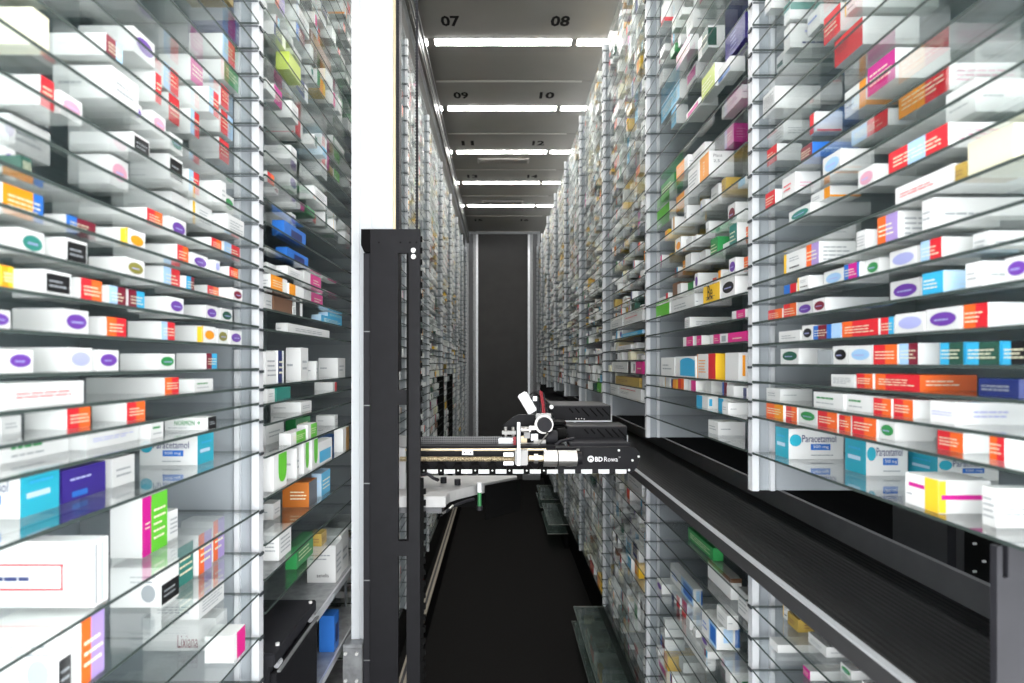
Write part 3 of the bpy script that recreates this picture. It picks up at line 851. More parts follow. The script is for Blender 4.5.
# view, left edge / corner / right edge, top and bottom at the corner, kind of carton
DATA = """
A 0 95 147 0 110 cream;A 155 330 412 150 265 w;A 250 313 365 95 160 mlb;A 345 395 460 75 150 ov:purple;A 470 565 603 125 235 magenta
A 600 665 708 175 235 green;A 390 460 480 175 300 red1;A 475 500 533 270 355 red1;A 455 485 530 180 255 lbr;A 560 660 698 60 165 lbr
A 635 700 732 55 125 navy;A 545 620 650 255 330 lbr;A 650 655 680 245 310 red1;A 340 375 422 285 340 ov:purple;A 425 450 493 325 385 ov:pink
A 495 503 543 390 440 ov:teal;A 530 565 592 320 395 lbr;A 595 655 692 320 390 redlb;A 0 118 142 220 310 red1;A 145 175 245 265 335 ov:pink
A 0 25 150 330 440 w;A 200 325 382 450 545 ov:pink;A 330 393 445 390 450 bk;A 385 500 543 455 530 bk;A 560 650 680 405 470 red1
A 545 560 592 500 565 lbr;A 592 655 660 535 600 w;A 660 662 695 570 625 ov:green;A 450 510 560 565 640 w;A 560 565 630 590 660 yedge
A 630 660 725 625 683 txt;A 0 5 47 430 525 ov:purple;A 55 60 118 460 510 dkgreen;A 0 5 130 540 630 orblue;A 345 435 483 615 665 ro
A 483 505 553 640 700 ov:purple;A 135 195 285 635 690 bm
B 285 372 432 80 140 yov;B 440 525 560 130 185 ro;B 590 627 658 110 145 ro;B 660 665 712 122 168 lbr;B 562 570 617 155 200 ov:purple
B 617 622 653 172 210 ov:lilac;B 655 680 707 197 230 ro;B 10 55 133 80 160 ov:teal;B 135 192 260 110 185 bk;B 262 372 430 168 225 ov:olive
B 430 485 535 195 260 lbr;B 535 537 577 220 268 cm;B 577 615 650 252 290 ro;B 652 690 720 260 298 ov:maroon;B -60 2 42 190 255 yel
B 40 128 212 205 278 bk;B 212 238 304 230 298 ro;B 306 322 375 250 310 lbm;B 376 380 430 265 322 mcy;B 432 500 546 285 338 ov:purple
B 552 610 645 308 352 ov:purple;B 647 655 690 318 360 ov:dgreen;B -90 -40 33 325 385 ov:purple;B 35 185 264 322 398 ov:purple;B 265 315 376 345 405 or
B 378 478 520 358 415 lbr;B 522 598 640 378 430 yov;B 642 645 677 385 432 ov:olive;B 678 682 718 388 432 ov:purple;B -60 15 100 428 497 ov:purple
B 102 200 275 425 497 ov:lilac;B 277 288 353 432 495 ov:purple;B 355 470 520 452 500 ov:green;B 522 612 645 452 498 mcy;B 12 15 250 518 592 redtxt
B 254 488 532 520 568 or;B 533 575 633 520 555 gtxt;B -60 2 65 630 683 w;B 70 197 270 615 683 ro;B 272 375 432 598 655 ro
C -60 0 180 45 115 gtxt;C 182 185 360 25 88 btxt;C 362 390 425 5 50 gtxt;C 427 532 562 0 32 normon;C -40 50 155 135 258 para
C 158 160 275 130 215 purple;C 190 290 350 95 170 w;C 362 512 555 40 118 para;C -60 243 282 320 492 biglabel;C 285 368 435 205 360 maggreen
C 420 437 462 190 265 txt;C 285 418 465 385 488 bkpic;C 410 460 502 335 440 teal;C 450 515 550 300 405 orlav;C 470 553 583 265 370 orlav
C -60 150 185 550 725 bkpic;C 185 205 272 530 700 orlav;C 370 560 590 515 600 lix;C 490 515 582 465 520 txt;C 480 605 637 570 640 pink
R 130 150 290 65 140 bluetxt;R 100 130 285 150 195 gbar;R 130 150 205 0 55 teal2;R 200 240 350 10 70 bluetxt;R 68 105 240 200 320 txtbig
R 280 365 430 0 130 redface;R 95 130 215 345 415 txt;R 215 225 305 330 390 redlow;R 80 110 185 425 475 red1;R 180 215 272 420 465 mblue
R 245 300 400 440 505 ov:ltblue;R 125 165 240 490 555 txtred;R 75 105 180 560 610 red1;R 145 210 235 600 640 ov:teal;R 210 268 360 570 625 orw
R 310 375 380 215 310 orw;R 378 462 468 140 230 mag;R 470 622 720 185 265 orred;R 610 700 900 190 330 w;R 330 440 445 320 370 lbr
R 440 620 700 345 420 redtxt2;R 675 815 900 310 430 cream;R 350 400 560 485 550 ov:pink;R 460 635 640 480 540 redtxt;R 630 740 900 440 495 ochre
S 130 195 196 120 205 yedge;S 196 235 345 105 190 orlav;S 345 375 405 85 145 txt;S 407 470 560 15 110 orlav;S 560 575 900 -90 60 w
S 130 168 169 245 278 nred;S 170 205 248 220 262 yedge;S 248 307 308 200 250 ov:ltblue;S 308 355 362 182 232 bmag;S 362 415 443 170 222 ov:green
S 443 525 533 135 195 ov:lilac;S 535 600 690 108 175 lbr;S 690 740 900 90 155 w;S 83 126 127 318 352 ro;S 128 168 170 302 347 ro
S 170 215 216 292 335 ov:purple;S 216 255 443 282 328 ov:maroon;S 445 535 540 228 295 ov:purple;S 540 605 665 208 275 cyan;S 668 720 783 180 258 w
S 785 860 900 160 235 ov:purple;S 115 180 184 380 415 w;S 184 216 217 365 412 ov:black;S 217 268 269 360 405 bluem;S 270 300 301 355 402 ltblue
S 302 412 415 345 398 ro3;S 416 458 460 338 392 rcy;S 460 548 550 325 388 ov:lilac;S 550 653 655 310 382 ov:purple;S 656 738 900 295 372 or
S 120 175 228 440 487 ov:dgreen;S 230 272 274 440 482 grey;S 276 320 321 430 485 ov:black;S 322 392 394 428 485 ov:ltblue;S 395 468 470 425 485 ro
S 470 530 590 420 484 lbm;S 592 665 667 415 482 bdg;S 668 773 775 410 480 bdg;S 776 870 900 405 478 cbk;S 270 340 344 505 540 txt
S 345 395 397 510 552 ro;S 398 535 705 512 560 ro3o;S 706 830 900 515 570 navy;S 78 120 215 560 595 w;S 218 308 310 570 615 gtxt
S 310 393 394 575 625 gtxt;S 395 450 452 585 635 ro;S 453 515 562 590 645 ro;S 563 640 900 602 668 btxt
T 63 105 106 15 50 yor;T 106 138 139 20 55 ro;T 140 185 186 25 62 ov:green;T 187 235 236 32 72 ro;T 237 268 270 40 78 ro
T 270 330 332 45 92 ro;T 333 375 470 55 100 ov:green;T 475 540 600 82 130 ro;T 600 640 760 90 150 or;T 85 118 250 70 143 para
T 253 305 405 98 183 para;T 405 478 625 135 195 para;T 398 480 606 195 275 yelpur;T 608 620 760 215 310 txt
D 135 160 195 60 100 navyw;D 165 205 240 130 205 ygreen;D 215 225 262 180 260 navyw;D 130 205 228 505 560 ov:purple;D 130 210 228 430 470 w
D 225 300 318 395 430 w;D 235 300 318 480 520 txt;D 235 280 318 550 590 txt;D 130 210 225 630 670 ov:purple;D 320 335 370 400 425 gbox
D 230 270 330 45 130 brown;D 170 230 265 10 60 w;D 290 300 325 0 25 navyw
E 185 190 255 0 45 blue;E 180 200 262 80 115 blue;E 130 140 185 125 158 w;E 188 200 245 135 165 w;E 245 250 300 150 190 pinkf
E 300 305 345 205 225 pinkf;E 130 150 200 160 205 orange2;E 200 205 250 180 215 orw2;E 130 132 155 205 262 w;E 155 160 215 215 270 brown
E 215 225 245 230 275 bkw;E 245 250 305 205 245 pinkf;E 290 300 362 265 290 cyan;E 310 320 362 300 318 cyan;E 130 215 240 275 305 w
E 190 200 325 325 355 w;E 130 135 168 390 485 txt;E 168 172 190 385 480 navyw;E 195 240 262 382 480 w;E 262 285 290 425 478 w
E 292 350 372 415 472 w;E 130 140 163 500 535 w;E 165 168 210 490 525 tealf;E 280 335 347 487 510 redw;E 150 240 272 530 560 w
E 285 340 350 560 590 w;E 130 135 190 590 650 w;E 222 225 268 575 620 greenf;E 285 290 345 650 690 blue;E 345 365 383 620 690 tan
E 195 210 255 655 690 lime;E 255 260 288 650 690 lime
F 120 150 188 40 150 limew;F 185 215 222 40 125 w;F 222 235 250 10 105 limew;F 250 258 275 0 85 limew;F 268 275 315 15 80 cyanw
F 175 250 273 120 190 orange3;F 275 285 310 95 160 cyan;F 120 150 170 180 225 w;F 120 165 200 240 340 txt;F 250 285 300 265 300 ochre
F 210 215 262 300 365 greenf
U 300 310 370 0 60 wred;U 310 318 405 30 65 redline;U 410 440 490 70 140 blackgreen;U 490 550 560 35 110 purpledk;U 345 385 390 100 145 redpale
U 300 355 370 225 290 bluef;U 375 405 460 180 230 magw;U 420 460 466 165 235 limef;U 465 505 550 165 210 bluew;U 375 415 470 280 305 magw
U 480 540 556 250 290 w;U 330 345 380 310 365 bluef;U 415 442 517 420 510 orangetxt;U 380 412 415 470 540 txt;U 488 515 560 365 420 pinkpurp
U 345 380 410 555 605 orange2;U 285 325 328 585 655 lime3;U 300 340 350 510 560 greenf;U 345 380 400 455 500 orange2;U 395 430 450 420 465 w
V 330 400 425 205 260 w;V 425 475 478 170 232 yellow;V 478 520 560 150 215 ov:black;V 285 325 328 232 278 lime3;V 510 550 562 280 310 pinkf
V 370 385 510 285 320 txt;V 365 395 400 355 385 pinkf;V 398 420 422 352 382 pinkf;V 445 475 476 348 378 pinkf;V 476 556 562 340 372 magf
V 300 340 343 410 465 w;V 343 402 408 402 465 cyan2;V 408 462 488 395 470 redyel;V 490 530 558 392 475 worange;V 405 440 470 515 550 cyanpale
V 470 500 556 520 560 cyanpale;V 455 500 560 575 610 w;V 440 470 550 600 640 w;V 150 185 190 285 325 w;V 190 245 247 270 312 redtxt3
V 182 245 246 325 340 cyan;V 170 210 246 360 375 w;V 160 200 202 415 460 w;V 202 215 217 412 460 bkw;V 217 245 248 415 460 magf
V 165 235 245 485 510 ochre;V 150 172 174 510 545 w;V 175 240 246 515 555 redtxt3;V 110 123 125 490 530 lime3
X 310 375 400 420 470 bluew2;X 290 295 380 470 555 w;X 398 440 505 530 595 bluew2;X 348 410 415 600 650 w;X 275 300 340 635 683 magw
X 500 535 540 440 520 txt;X 415 480 500 390 450 brownw;X 360 430 440 305 340 greenf;X 440 470 490 495 535 w;X 210 222 236 330 390 yel
X 185 200 205 270 330 bluef;X 205 222 236 285 345 navyw;X 190 200 205 340 370 bluef;X 220 236 238 390 440 w;X 85 95 100 360 400 red1
X 105 116 118 400 440 yel;X 190 230 236 110 160 w
"""
def find_bay(side, low, y):
    best = None
    for b in BAYS:
        if b['side'] == side and (str(b['k']).startswith('low')) == low and b['y0'] - 0.03 <= y <= b['y1'] + 0.03:
            best = b
    return best

occ = {}            # (bay, level index) -> [(y0, y1, top)]
placed = []         # finished carton specs
EXTRA_SET = {'para': 0.07}
for line in DATA.strip().replace('\n', ';').split(';'):
    if not line.strip():
        continue
    z, a, b, c, yt, yb, ds = line.split()
    ox, oy, k = ZOOM[z]
    x1, x2, x3 = (ox + float(v) / k for v in (a, b, c))
    yt, yb = oy + float(yt) / k, oy + float(yb) / k
    side = 'L' if z in 'ABCDEF' else 'R'
    low = z == 'X'
    s = -1 if side == 'L' else 1
    Xp = (XL if side == 'L' else XR) + 0.022 + 0.006 * rng.random()
    if ds == 'para':
        Xp += 0.02
    if side == 'L':
        yn, yf, sidepx = F * Xp / (VX - x2), F * Xp / (VX - x3), x2 - x1
    else:
        yn, yf, sidepx = F * Xp / (x2 - VX), F * Xp / (x1 - VX), x3 - x2
    hgt = (yb - yt) * yn / F
    hb = (yb - VY) * yn / F
    bay = find_bay(side, low, (yn + yf) / 2)
    if bay is None:
        continue
    lv = bay['levels']
    i = min(range(len(lv)), key=lambda q: abs(lv[q] - hb))
    pitch = (lv[i] - lv[i - 1]) if i > 0 else 0.08
    off = abs(x2 - VX)
    X0 = XL if side == 'L' else XR
    if abs(yb - VY) > 60:       # set the carton as deep on its shelf as the photo shows it
        Xn = lv[i] * off / (yb - VY)
        Xn = min(max(Xn, X0 + 0.006), X0 + (0.19 if ds in ('para', 'yelpur') else 0.07))
        yn, yf, Xp = yn * Xn / Xp, yf * Xn / Xp, Xn
        hgt = (yb - yt) * yn / F
    if yf - yn < 0.016:
        yf = yn + 0.024
    yn, yf = max(yn, bay['y0'] if bay['k'] != 0 else 0.45), min(yf, bay['y1'])
    d = sidepx * yn / F
    if z in 'DEFUVX':
        d = max(d, 0.03)
    elif d < 0.05:
        d = 0.08 + 0.04 * rng.random()
    d = min(d, 0.26, X0 + DEPTH - 0.01 - Xp)
    room = pitch - SHELF_T - 0.003
    base = 0.0
    lst = occ.setdefault((id(bay), i), [])
    for (p, q, top, xa_, xb_) in lst:
        ov = min(yf, q) - max(yn, p)
        if ov > 0 and min(Xp + d, xb_) > max(Xp, xa_):
            if Xp + 0.04 < xa_:                 # stands in front of that one
                d = min(d, xa_ - Xp - 0.002)
            elif ov > 0.45 * (yf - yn):
                if room - top > 0.012:
                    base = max(base, top)
                elif yf - q > 0.014:
                    yn = q + 0.001
                elif p - yn > 0.014:
                    yf = p - 0.001
                else:
                    yn = yf + 1
            elif p >= yn:
                yf = min(yf, p - 0.001)
            else:
                yn = max(yn, q + 0.001)
    if yf - yn < 0.010:
        continue
    hgt = max(0.010, min(hgt, room - base))
    if base > 0:
        base += 0.0005
        hgt -= 0.001
    lst.append((yn, yf, base + hgt, Xp, Xp + d))
    w_ = yf - yn - 0.002
    placed.append(dict(s=s, x=s * Xp, y=yn + 0.001, z=EYE - lv[i] + base + 0.0002, w=w_, d=d, h=hgt, ds=ds, bay=bay, lev=i, area=1e6 + w_ * hgt))

# the remaining shelves are filled loosely
POOL = ['w'] * 14 + ['txt'] * 6 + ['ov:purple', 'ov:green', 'ov:pink', 'ov:teal', 'ov:lilac', 'ov:maroon', 'ro', 'ro', 'or', 'red1', 'lbr', 'bm', 'mcy', 'bk', 'yedge', 'yov',
        'orlav', 'gtxt', 'btxt', 'redtxt', 'bluetxt', 'magenta', 'green', 'navyw', 'teal', 'cyan', 'orw', 'tan', 'brown', 'yel', 'bluef', 'lime3', 'orange2', 'redlow', 'blackgreen', 'pinkf', 'greenf', 'ochre']
FAR = ['w'] * 10 + ['txt'] * 8 + ['grey'] * 5 + ['tan', 'brown', 'brownw', 'ochre', 'dkgreen', 'navyw', 'red1', 'ro', 'lbr', 'bk', 'bluef', 'yedge', 'ov:purple', 'ov:olive', 'magenta', 'green', 'yel', 'orange2', 'cream', 'cream']
fill = []
for b in BAYS:
    r = random.Random(hash((b['side'], str(b['k']))) % 9999 if False else sum(ord(c) for c in b['side'] + str(b['k'])) * 7)
    lv = b['levels']
    kk = int(str(b['k']).replace('low', ''))
    for i, h in enumerate(lv):
        pitch = (lv[i] - lv[i - 1]) if i > 0 else 0.07
        room = pitch - SHELF_T - 0.004
        if (id(b), i) in occ and kk < 2:
            continue
        # rows that the photo shows at this height
        y = b['y0'] + 0.01 + 0.05 * r.random()
        if kk == 0:
            y = max(y, 0.5)
        end = b['y1'] - 0.02
        if kk == 0 and r.random() < 0.3:
            end -= 0.25 * r.random()
        dens = 0.84 if kk > 1 else 0.85
        while y < end - 0.03:
            w_ = 0.025 + 0.05 * r.random() ** 1.3
            if y + w_ > end:
                break
            if r.random() < dens and room > 0.014:
                hh = min(room, 0.016 + 0.045 * r.random())
                d = 0.07 + 0.08 * r.random()
                Xp = b['X'] + (0.015 + 0.03 * r.random() if kk < 2 else 0.018 + 0.05 * r.random())
                yc = y
                clash = any(min(yc + w_, q) - max(yc, p) > -0.001 for (p, q, *_r) in occ.get((id(b), i), ()))
                if not clash:
                    px = VX + b['s'] * F * Xp / max(yc, 0.3)
                    py = VY + F * h / max(yc, 0.3)
                    area = 0.0
                    if -10 < px < 1034 and -20 < py < 720:
                        area = hh * F / yc * ((F * Xp / yc - F * Xp / (yc + w_)) + 0.6 * d * F / yc)
                    fill.append(dict(s=b['s'], x=b['s'] * Xp, y=yc, z=EYE - h + 0.0002, w=w_, d=d, h=hh, ds=r.choice(POOL if kk < 2 else FAR), bay=b, lev=i, area=area))
            y += w_ + 0.003 + (0.05 * r.random() if kk < 2 else 0.02 * r.random())
fill.sort(key=lambda q: -q['area'])
NIND = 345
nfree = max(0, NIND - len(placed))
def hidden(q):      # behind the lift column and the mast
    return q['s'] < 0 and 2.0 < q['y'] < 3.5
ind = [q for q in fill if not hidden(q)][:nfree]
ids = set(map(id, ind))
rest = [q for q in fill if id(q) not in ids]
ind = placed + ind

def ordinal(n):
    return '%d%s' % (n, 'th' if 10 <= n % 100 <= 20 else {1: 'st', 2: 'nd', 3: 'rd'}.get(n % 10, 'th'))

rows = {}
for q in ind:
    rows.setdefault((id(q['bay']), q['lev']), []).append(q)
phr = {}
for q in ind:
    phr[q['ds']] = phr.get(q['ds'], 0) + 1
for key, lst in rows.items():
    lst.sort(key=lambda q: q['y'])
    for n, q in enumerate(lst):
        q['n'] = n + 1
WORD = ['first', 'second', 'third', 'fourth', 'fifth', 'sixth', 'seventh', 'eighth', 'ninth']
for q in ind:
    b = q['bay']
    low = str(b['k']).startswith('low')
    kk = int(str(b['k']).replace('low', ''))
    # number of the shelf, counted up from the lowest shelf of that rack
    lv = b['levels']
    nm = len(lv) - q['lev']
    where = ('lower right' if low else 'right' if b['side'] == 'R' else 'left')
    bayname = '%s %s rack' % (nth[kk], where)
    ph = DS[q['ds']]['phrase']
    if phr[q['ds']] == 1:
        lab = '%s on a glass shelf of %s' % (ph, bayname)
    else:
        lab = '%s, %s along %s shelf up, %s' % (ph, ordinal(q['n']), ordinal(nm), bayname)
    if len(lab.split()) > 16:
        lab = lab.replace(' up,', ',').replace(' rack', '')
    assert len(lab.split()) <= 16, lab
    q['label'] = lab
    q['grp'] = 'medicine cartons in the %s racks' % ('right-hand' if b['side'] == 'R' else 'left-hand')

for q in ind:
    cd = Card()
    r = random.Random(int(q['y'] * 1e4))
    # built around its own base point
    carton(cd, q['s'], 0.0, 0.0, 0.0, q['w'], q['d'], q['h'], q['ds'], r)
    o = link('medicine_carton', cd.build('medicine_carton'), None, (q['x'], q['y'], q['z']))
    tag(o, q['label'], 'carton', q['grp'])

cd = Card()
for q in rest:
    carton(cd, q['s'], q['x'], q['y'], q['z'], q['w'], q['d'], q['h'], q['ds'], rng, fine=False)
o = link('distant_medicine_cartons', cd.build('distant_medicine_cartons'))
tag(o, 'hundreds of small medicine cartons filling the farther glass-shelved racks', 'cartons', kind='stuff')

# ------------------------------------------------------------------ lift column, left
t = thing('lift_column', 'tall bright aluminium column standing before the left racks', 'column', (-0.43, 2.08, 0))
zb = EYE - 0.93
yc0, yc1 = 2.02, 2.12
prof = [(-0.497, yc0), (-0.470, yc0), (-0.470, yc0 + 0.006), (-0.463, yc0 + 0.006), (-0.463, yc0), (-0.430, yc0), (-0.430, yc0 + 0.006), (-0.423, yc0 + 0.006),
        (-0.423, yc0), (-0.388, yc0), (-0.388, yc0 + 0.008), (-0.380, yc0 + 0.008), (-0.380, yc0), (-0.358, yc0), (-0.358, yc1), (-0.497, yc1)]
MB().prism([(x, y, zb) for x, y in prof], (0, 0, ZC - 0.06 - zb)).obj('profile', 'alu_white', t)
MB().box(-0.3575, -0.350, yc0 + 0.01, yc0 + 0.05, zb + 0.9, ZC - 0.08).obj('edge_strip', 'brass', t)
MB().box(-0.3495, -0.338, yc0 + 0.015, yc0 + 0.06, zb + 0.9, ZC - 0.08).obj('cable_duct', 'black2', t)
MB().box(-0.517, -0.452, 1.98, 2.135, zb - 0.012, zb - 0.0005).obj('foot_plate', 'galv', t, 0.002)
MB().box(-0.517, -0.452, 1.985, 2.13, 0.0, zb - 0.0125).obj('foot_block', 'galv', t, 0.002)
for x in (-0.507, -0.470):
    for z in (zb - 0.03, zb - 0.12):
        MB().cyl((x, 1.9845, z), (x, 1.977, z), 0.0055, seg=8).obj('bolt', 'screw', t)

# ------------------------------------------------------------------ picking robot
t = thing('picking_robot', 'black picking robot with vertical mast and horizontal gripper arm across the aisle', 'robot', (-0.33, 1.95, 0))
YM = 1.95
mb = MB()
zt = W(0, 229, YM).z
xa, xb_, xc_, xd = W(370, 0, YM).x, W(398, 0, YM).x, W(406.5, 0, YM).x, W(420, 0, YM).x
mb.box(xa, xb_, YM, YM + 0.02, 0.0, zt)
mb.box(xc_, xd, YM, YM + 0.02, 0.0, zt)
for a, b in ((229, 253), (390, 405), (541, 556)):
    mb.box(xb_, xc_, YM, YM + 0.02, W(0, b, YM).z, W(0, a, YM).z)
mb.obj('mast_plate', 'black', t)
mb = MB()
pbox(mb, 363.5, 253, 369.8, 900, YM + 0.008, 0.05)
mb.obj('mast_side', 'black2', t)
mb = MB()
mb.prism([W(361, 229, YM - 0.004), W(370, 229, YM - 0.004), W(370, 252, YM - 0.004), W(364, 252, YM - 0.004), W(361, 245, YM - 0.004)], (0, 0.06, 0))
mb.obj('mast_cap', 'black3', t)
for y in (331, 405, 483, 580, 660):
    mb = MB()
    pbox(mb, 363.4, y, 370, y + 1, YM + 0.0055, 0.002)
    mb.obj('seam', 'alu_dull', t)
for y in (250.5, 256.8):
    p = W(413.5, y, YM)
    MB().cyl(p + Vector((0, -0.0005, 0)), p + Vector((0, -0.006, 0)), 0.0085, 0.0075, seg=14).obj('screw', 'screw', t)
for x in (379, 400.5, 410, 416.5):
    p = W(x, 242.5, YM)
    MB().cyl(p + Vector((0, -0.0005, 0)), p + Vector((0, -0.0015, 0)), 0.003, seg=8).obj('hole', 'black3', t)
mb = MB()
pbox(mb, 406.6, 253, 408.6, 541, YM - 0.004, 0.0035)
mb.obj('slot_edge', 'black3', t)
mb = MB()
for i in range(48):
    y = 236 + i * 11.5
    if 432 < y < 478:
        continue
    pbox(mb, 420.3, y, 425.5 if y > 470 else 422.0, y + 5.5, YM + 0.004, 0.012)
pbox(mb, 420.2, 478, 423.5, 900, YM + 0.006, 0.008)
mb.obj('toothed_rack', 'black3', t)
for x, w in ((416, 2.0), (397, 1.6)):
    mb = MB()
    y0 = 229
    p = W(x, y0, YM)
    hw = w * YM / F / 2
    mb.box(p.x - hw, p.x + hw, YM + 0.022, YM + 0.026, p.z - 0.05, ZC - 0.05)
    zz = p.z
    while zz < ZC - 0.06:
        mb.box(p.x - hw * 1.5, p.x + hw * 1.5, YM + 0.0195, YM + 0.0215, zz, zz + 0.005)
        zz += 0.010
    mb.obj('drive_belt', 'black2', t)

YA = 2.10
# arm beam and front panel
mb = MB()
pbox(mb, 398, 446, 566, 473, YA + 0.03, 0.06)
mb.obj('arm_beam', 'black', t)
mb = MB()
poly = [(556, 447.5), (628, 447), (635, 448), (639.5, 452), (640, 458), (638, 466), (634, 471), (628, 473.5), (556, 473.5)]
mb.prism([W(x, y, YA - 0.005) for x, y in poly], (0, 0.03, 0))
ap = mb.obj('arm_panel', 'black', t, 0.0015)
flat_text('lettering', 'BD', W(598.9, 459.2, YA - 0.0063), (1, 0, 0), (0, 0, 1), 0.027, 0.0168, 'white', ap, 0.03)
flat_text('lettering', 'Rowa', W(611.0, 459.2, YA - 0.0063), (1, 0, 0), (0, 0, 1), 0.0475, 0.0168, 'white', ap)
flat_text('lettering', 'TM', W(619.4, 457.2, YA - 0.0063), (1, 0, 0), (0, 0, 1), 0.006, 0.004, 'white', ap)
p = W(590.8, 459.0, YA - 0.0063)
mb = MB()
mb.cyl(p, p + Vector((0, 0.001, 0)), 0.0115, seg=24)
em = mb.obj('emblem', 'white', ap)
mb = MB()
mb.cyl(p + Vector((0, -0.0006, -0.001)), p + Vector((0, -0.0003, -0.001)), 0.0065, seg=20)
mb.obj('emblem_centre', 'black', ap)
mb = MB()
mb.cyl(p + Vector((0, -0.0012, -0.003)), p + Vector((0, -0.0009, -0.003)), 0.0042, seg=16)
mb.obj('emblem_dot', 'white', ap)
for x, y in ((618.8, 450.3), (632.3, 460.3), (638.6, 456.5), (629, 470)):
    p = W(x, y, YA - 0.005)
    MB().cyl(p, p + Vector((0, -0.003, 0)), 0.0042, seg=10).obj('screw', 'screw', ap)
# guard, rods
mb = MB()
pbox(mb, 408, 436.5, 503, 448, YA + 0.095, 0.006)
mb.obj('perforated_guard', 'guard', t)
MB().cyl(W(400, 449.8, YA + 0.01), W(546, 449.8, YA + 0.01), 0.0045, seg=12).obj('guide_rod', 'brass', t, 0, True)
MB().cyl(W(400, 459.0, YA + 0.005), W(540, 459.0, YA + 0.005), 0.0085, seg=16).obj('spindle', 'thread', t, 0, True)
mb = MB()
pbox(mb, 462, 450.5, 473, 455, YA - 0.004, 0.012)
mb.obj('sensor_block', 'white', t)
for x in (464.5, 470.5):
    p = W(x, 452.7, YA - 0.0042)
    MB().cyl(p, p + Vector((0, -0.0006, 0)), 0.0025, seg=8).obj('screw', 'black3', t)
# scalloped cable strip with white plates
for i in range(12):
    x = 427 + 17.15 * i
    mb = MB()
    pbox(mb, x, 469.6, x + 10.8, 473.6, YA - 0.012, 0.006)
    mb.obj('marker_plate', 'white', t)
    if x < 560:
        mb = MB()
        c = x - 3.2
        mb.prism([W(a, b, YA - 0.008) for a, b in ((c - 8, 470), (c - 3, 464), (c + 3, 464), (c + 8, 470), (c + 8, 474), (c - 8, 474))], (0, 0.012, 0))
        mb.obj('cable_link', 'black3', t)
        p = W(c, 470.5, YA - 0.0082)
        MB().cyl(p, p + Vector((0, -0.002, 0)), 0.003, seg=8).obj('screw', 'screw', t)
# motor of the spindle
YMo = YA - 0.045
for a, b, r, m in ((543.5, 557.0, 0.0280, 'silver'), (557.0, 558.2, 0.0255, 'black3'), (558.2, 576.5, 0.0275, 'silver'), (576.5, 581.8, 0.022, 'black')):
    MB().cyl(W(a, 458.2, YMo), W(b, 458.2, YMo), r, seg=28).obj('motor_segment', m, t, 0, True)
MB().cyl(W(578, 450.5, YMo), W(578, 449, YMo), 0.006, seg=10).obj('plug', 'silver', t)
for a, b, r, m in ((529, 534, 0.010, 'brass'), (534, 538, 0.016, 'silver'), (538, 543.4, 0.011, 'brass')):
    MB().cyl(W(a, 458.5, YMo + 0.01), W(b, 458.5, YMo + 0.01), r, seg=16).obj('coupling', m, t, 0, True)
mb = MB()
pbox(mb, 515, 450.5, 528, 465.5, YA - 0.03, 0.045)
mb.obj('spindle_bearing', 'offwhite', t, 0.003)
mb = MB()
pbox(mb, 503.5, 452.8, 513.5, 456.6, YA - 0.01, 0.02)
pbox(mb, 503.5, 461.5, 513.5, 465.2, YA - 0.01, 0.02)
mb.obj('clamp_plates', 'alu', t)
mb = MB()
pbox(mb, 517.2, 422.5, 520.2, 465.8, YA - 0.055, 0.018)
mb.obj('upright_bar', 'alu', t, 0.001)
# gripper head
YH = 2.22
mb = MB()
mb.prism([W(x, y, YH + 0.03) for x, y in ((502, 441), (503.5, 425), (512, 418), (519, 414.5), (534, 415), (540, 418), (546, 426), (546, 445), (502, 445))], (0, 0.015, 0))
mb.obj('head_plate', 'black', t)
mb = MB()
pbox(mb, 498.5, 438, 514, 448, YH - 0.03, 0.05)
mb.obj('head_block', 'alu', t, 0.003)
for x in (505.5, 513):
    MB().cyl(W(x, 438, YH - 0.01), W(x, 427, YH - 0.01), 0.006, seg=10).obj('head_bolt', 'silver', t, 0, True)
mb = MB()
pbox(mb, 502, 431.5, 516, 434.5, YH - 0.025, 0.03)
mb.obj('head_strip', 'offwhite', t)
for k in range(3):
    p = W(514.6, 438.7 + 3.2 * k, YH - 0.058)
    MB().cyl(p, p + Vector((0, 0.02, 0)), 0.0062, seg=10).obj('red_connector', 'red', t)
for x0, y0, x1, y1, dy, m in ((521, 427, 531, 432, -0.02, 'silver'), (524, 432, 530, 438.5, -0.03, 'offwhite'), (521, 436, 527, 443, -0.01, 'brass'), (529, 426, 536, 430, -0.035, 'silver'),
                              (531, 434, 538, 441, 0.0, 'alu'), (520.5, 443.5, 546, 446.5, -0.03, 'offwhite'), (534, 440, 546, 443.3, -0.02, 'silver'), (526, 447, 534, 450.5, -0.04, 'silver')):
    mb = MB()
    pbox(mb, x0, y0, x1, y1, YH + dy, 0.025)
    mb.obj('head_fitting', m, t, 0.0015)
MB().cyl(W(521, 430, YH - 0.045), W(529, 430, YH - 0.045), 0.006, seg=12).obj('cross_pin', 'silver', t, 0, True)
p = W(544.0, 424.5, YH - 0.01)
MB().cyl(p, p + Vector((0, 0.03, 0)), 0.0345, seg=28).obj('gear_ring', 'silver', t, 0, True)
p = W(544.8, 425.0, YH - 0.03)
MB().cyl(p, p + Vector((0, 0.0195, 0)), 0.027, seg=28).obj('gear_cover', 'black2', t, 0, True)
mb = MB()
pbox(mb, 536, 413.5, 551, 419, YH + 0.0, 0.02)
mb.obj('gear_bracket', 'offwhite', t, 0.002)
MB().cyl(W(546, 438.5, YH + 0.0), W(557, 438.5, YH + 0.0), 0.028, seg=24).obj('gripper_motor', 'black2', t, 0, True)
MB().cyl(W(557.1, 434.5, YH + 0.0), W(566, 434.5, YH + 0.0), 0.024, seg=24).obj('gripper_motor', 'black3', t, 0, True)
MB().cyl(W(549, 446.5, YH - 0.01), W(561, 446.5, YH - 0.01), 0.016, seg=16).obj('motor_base', 'black2', t, 0, True)
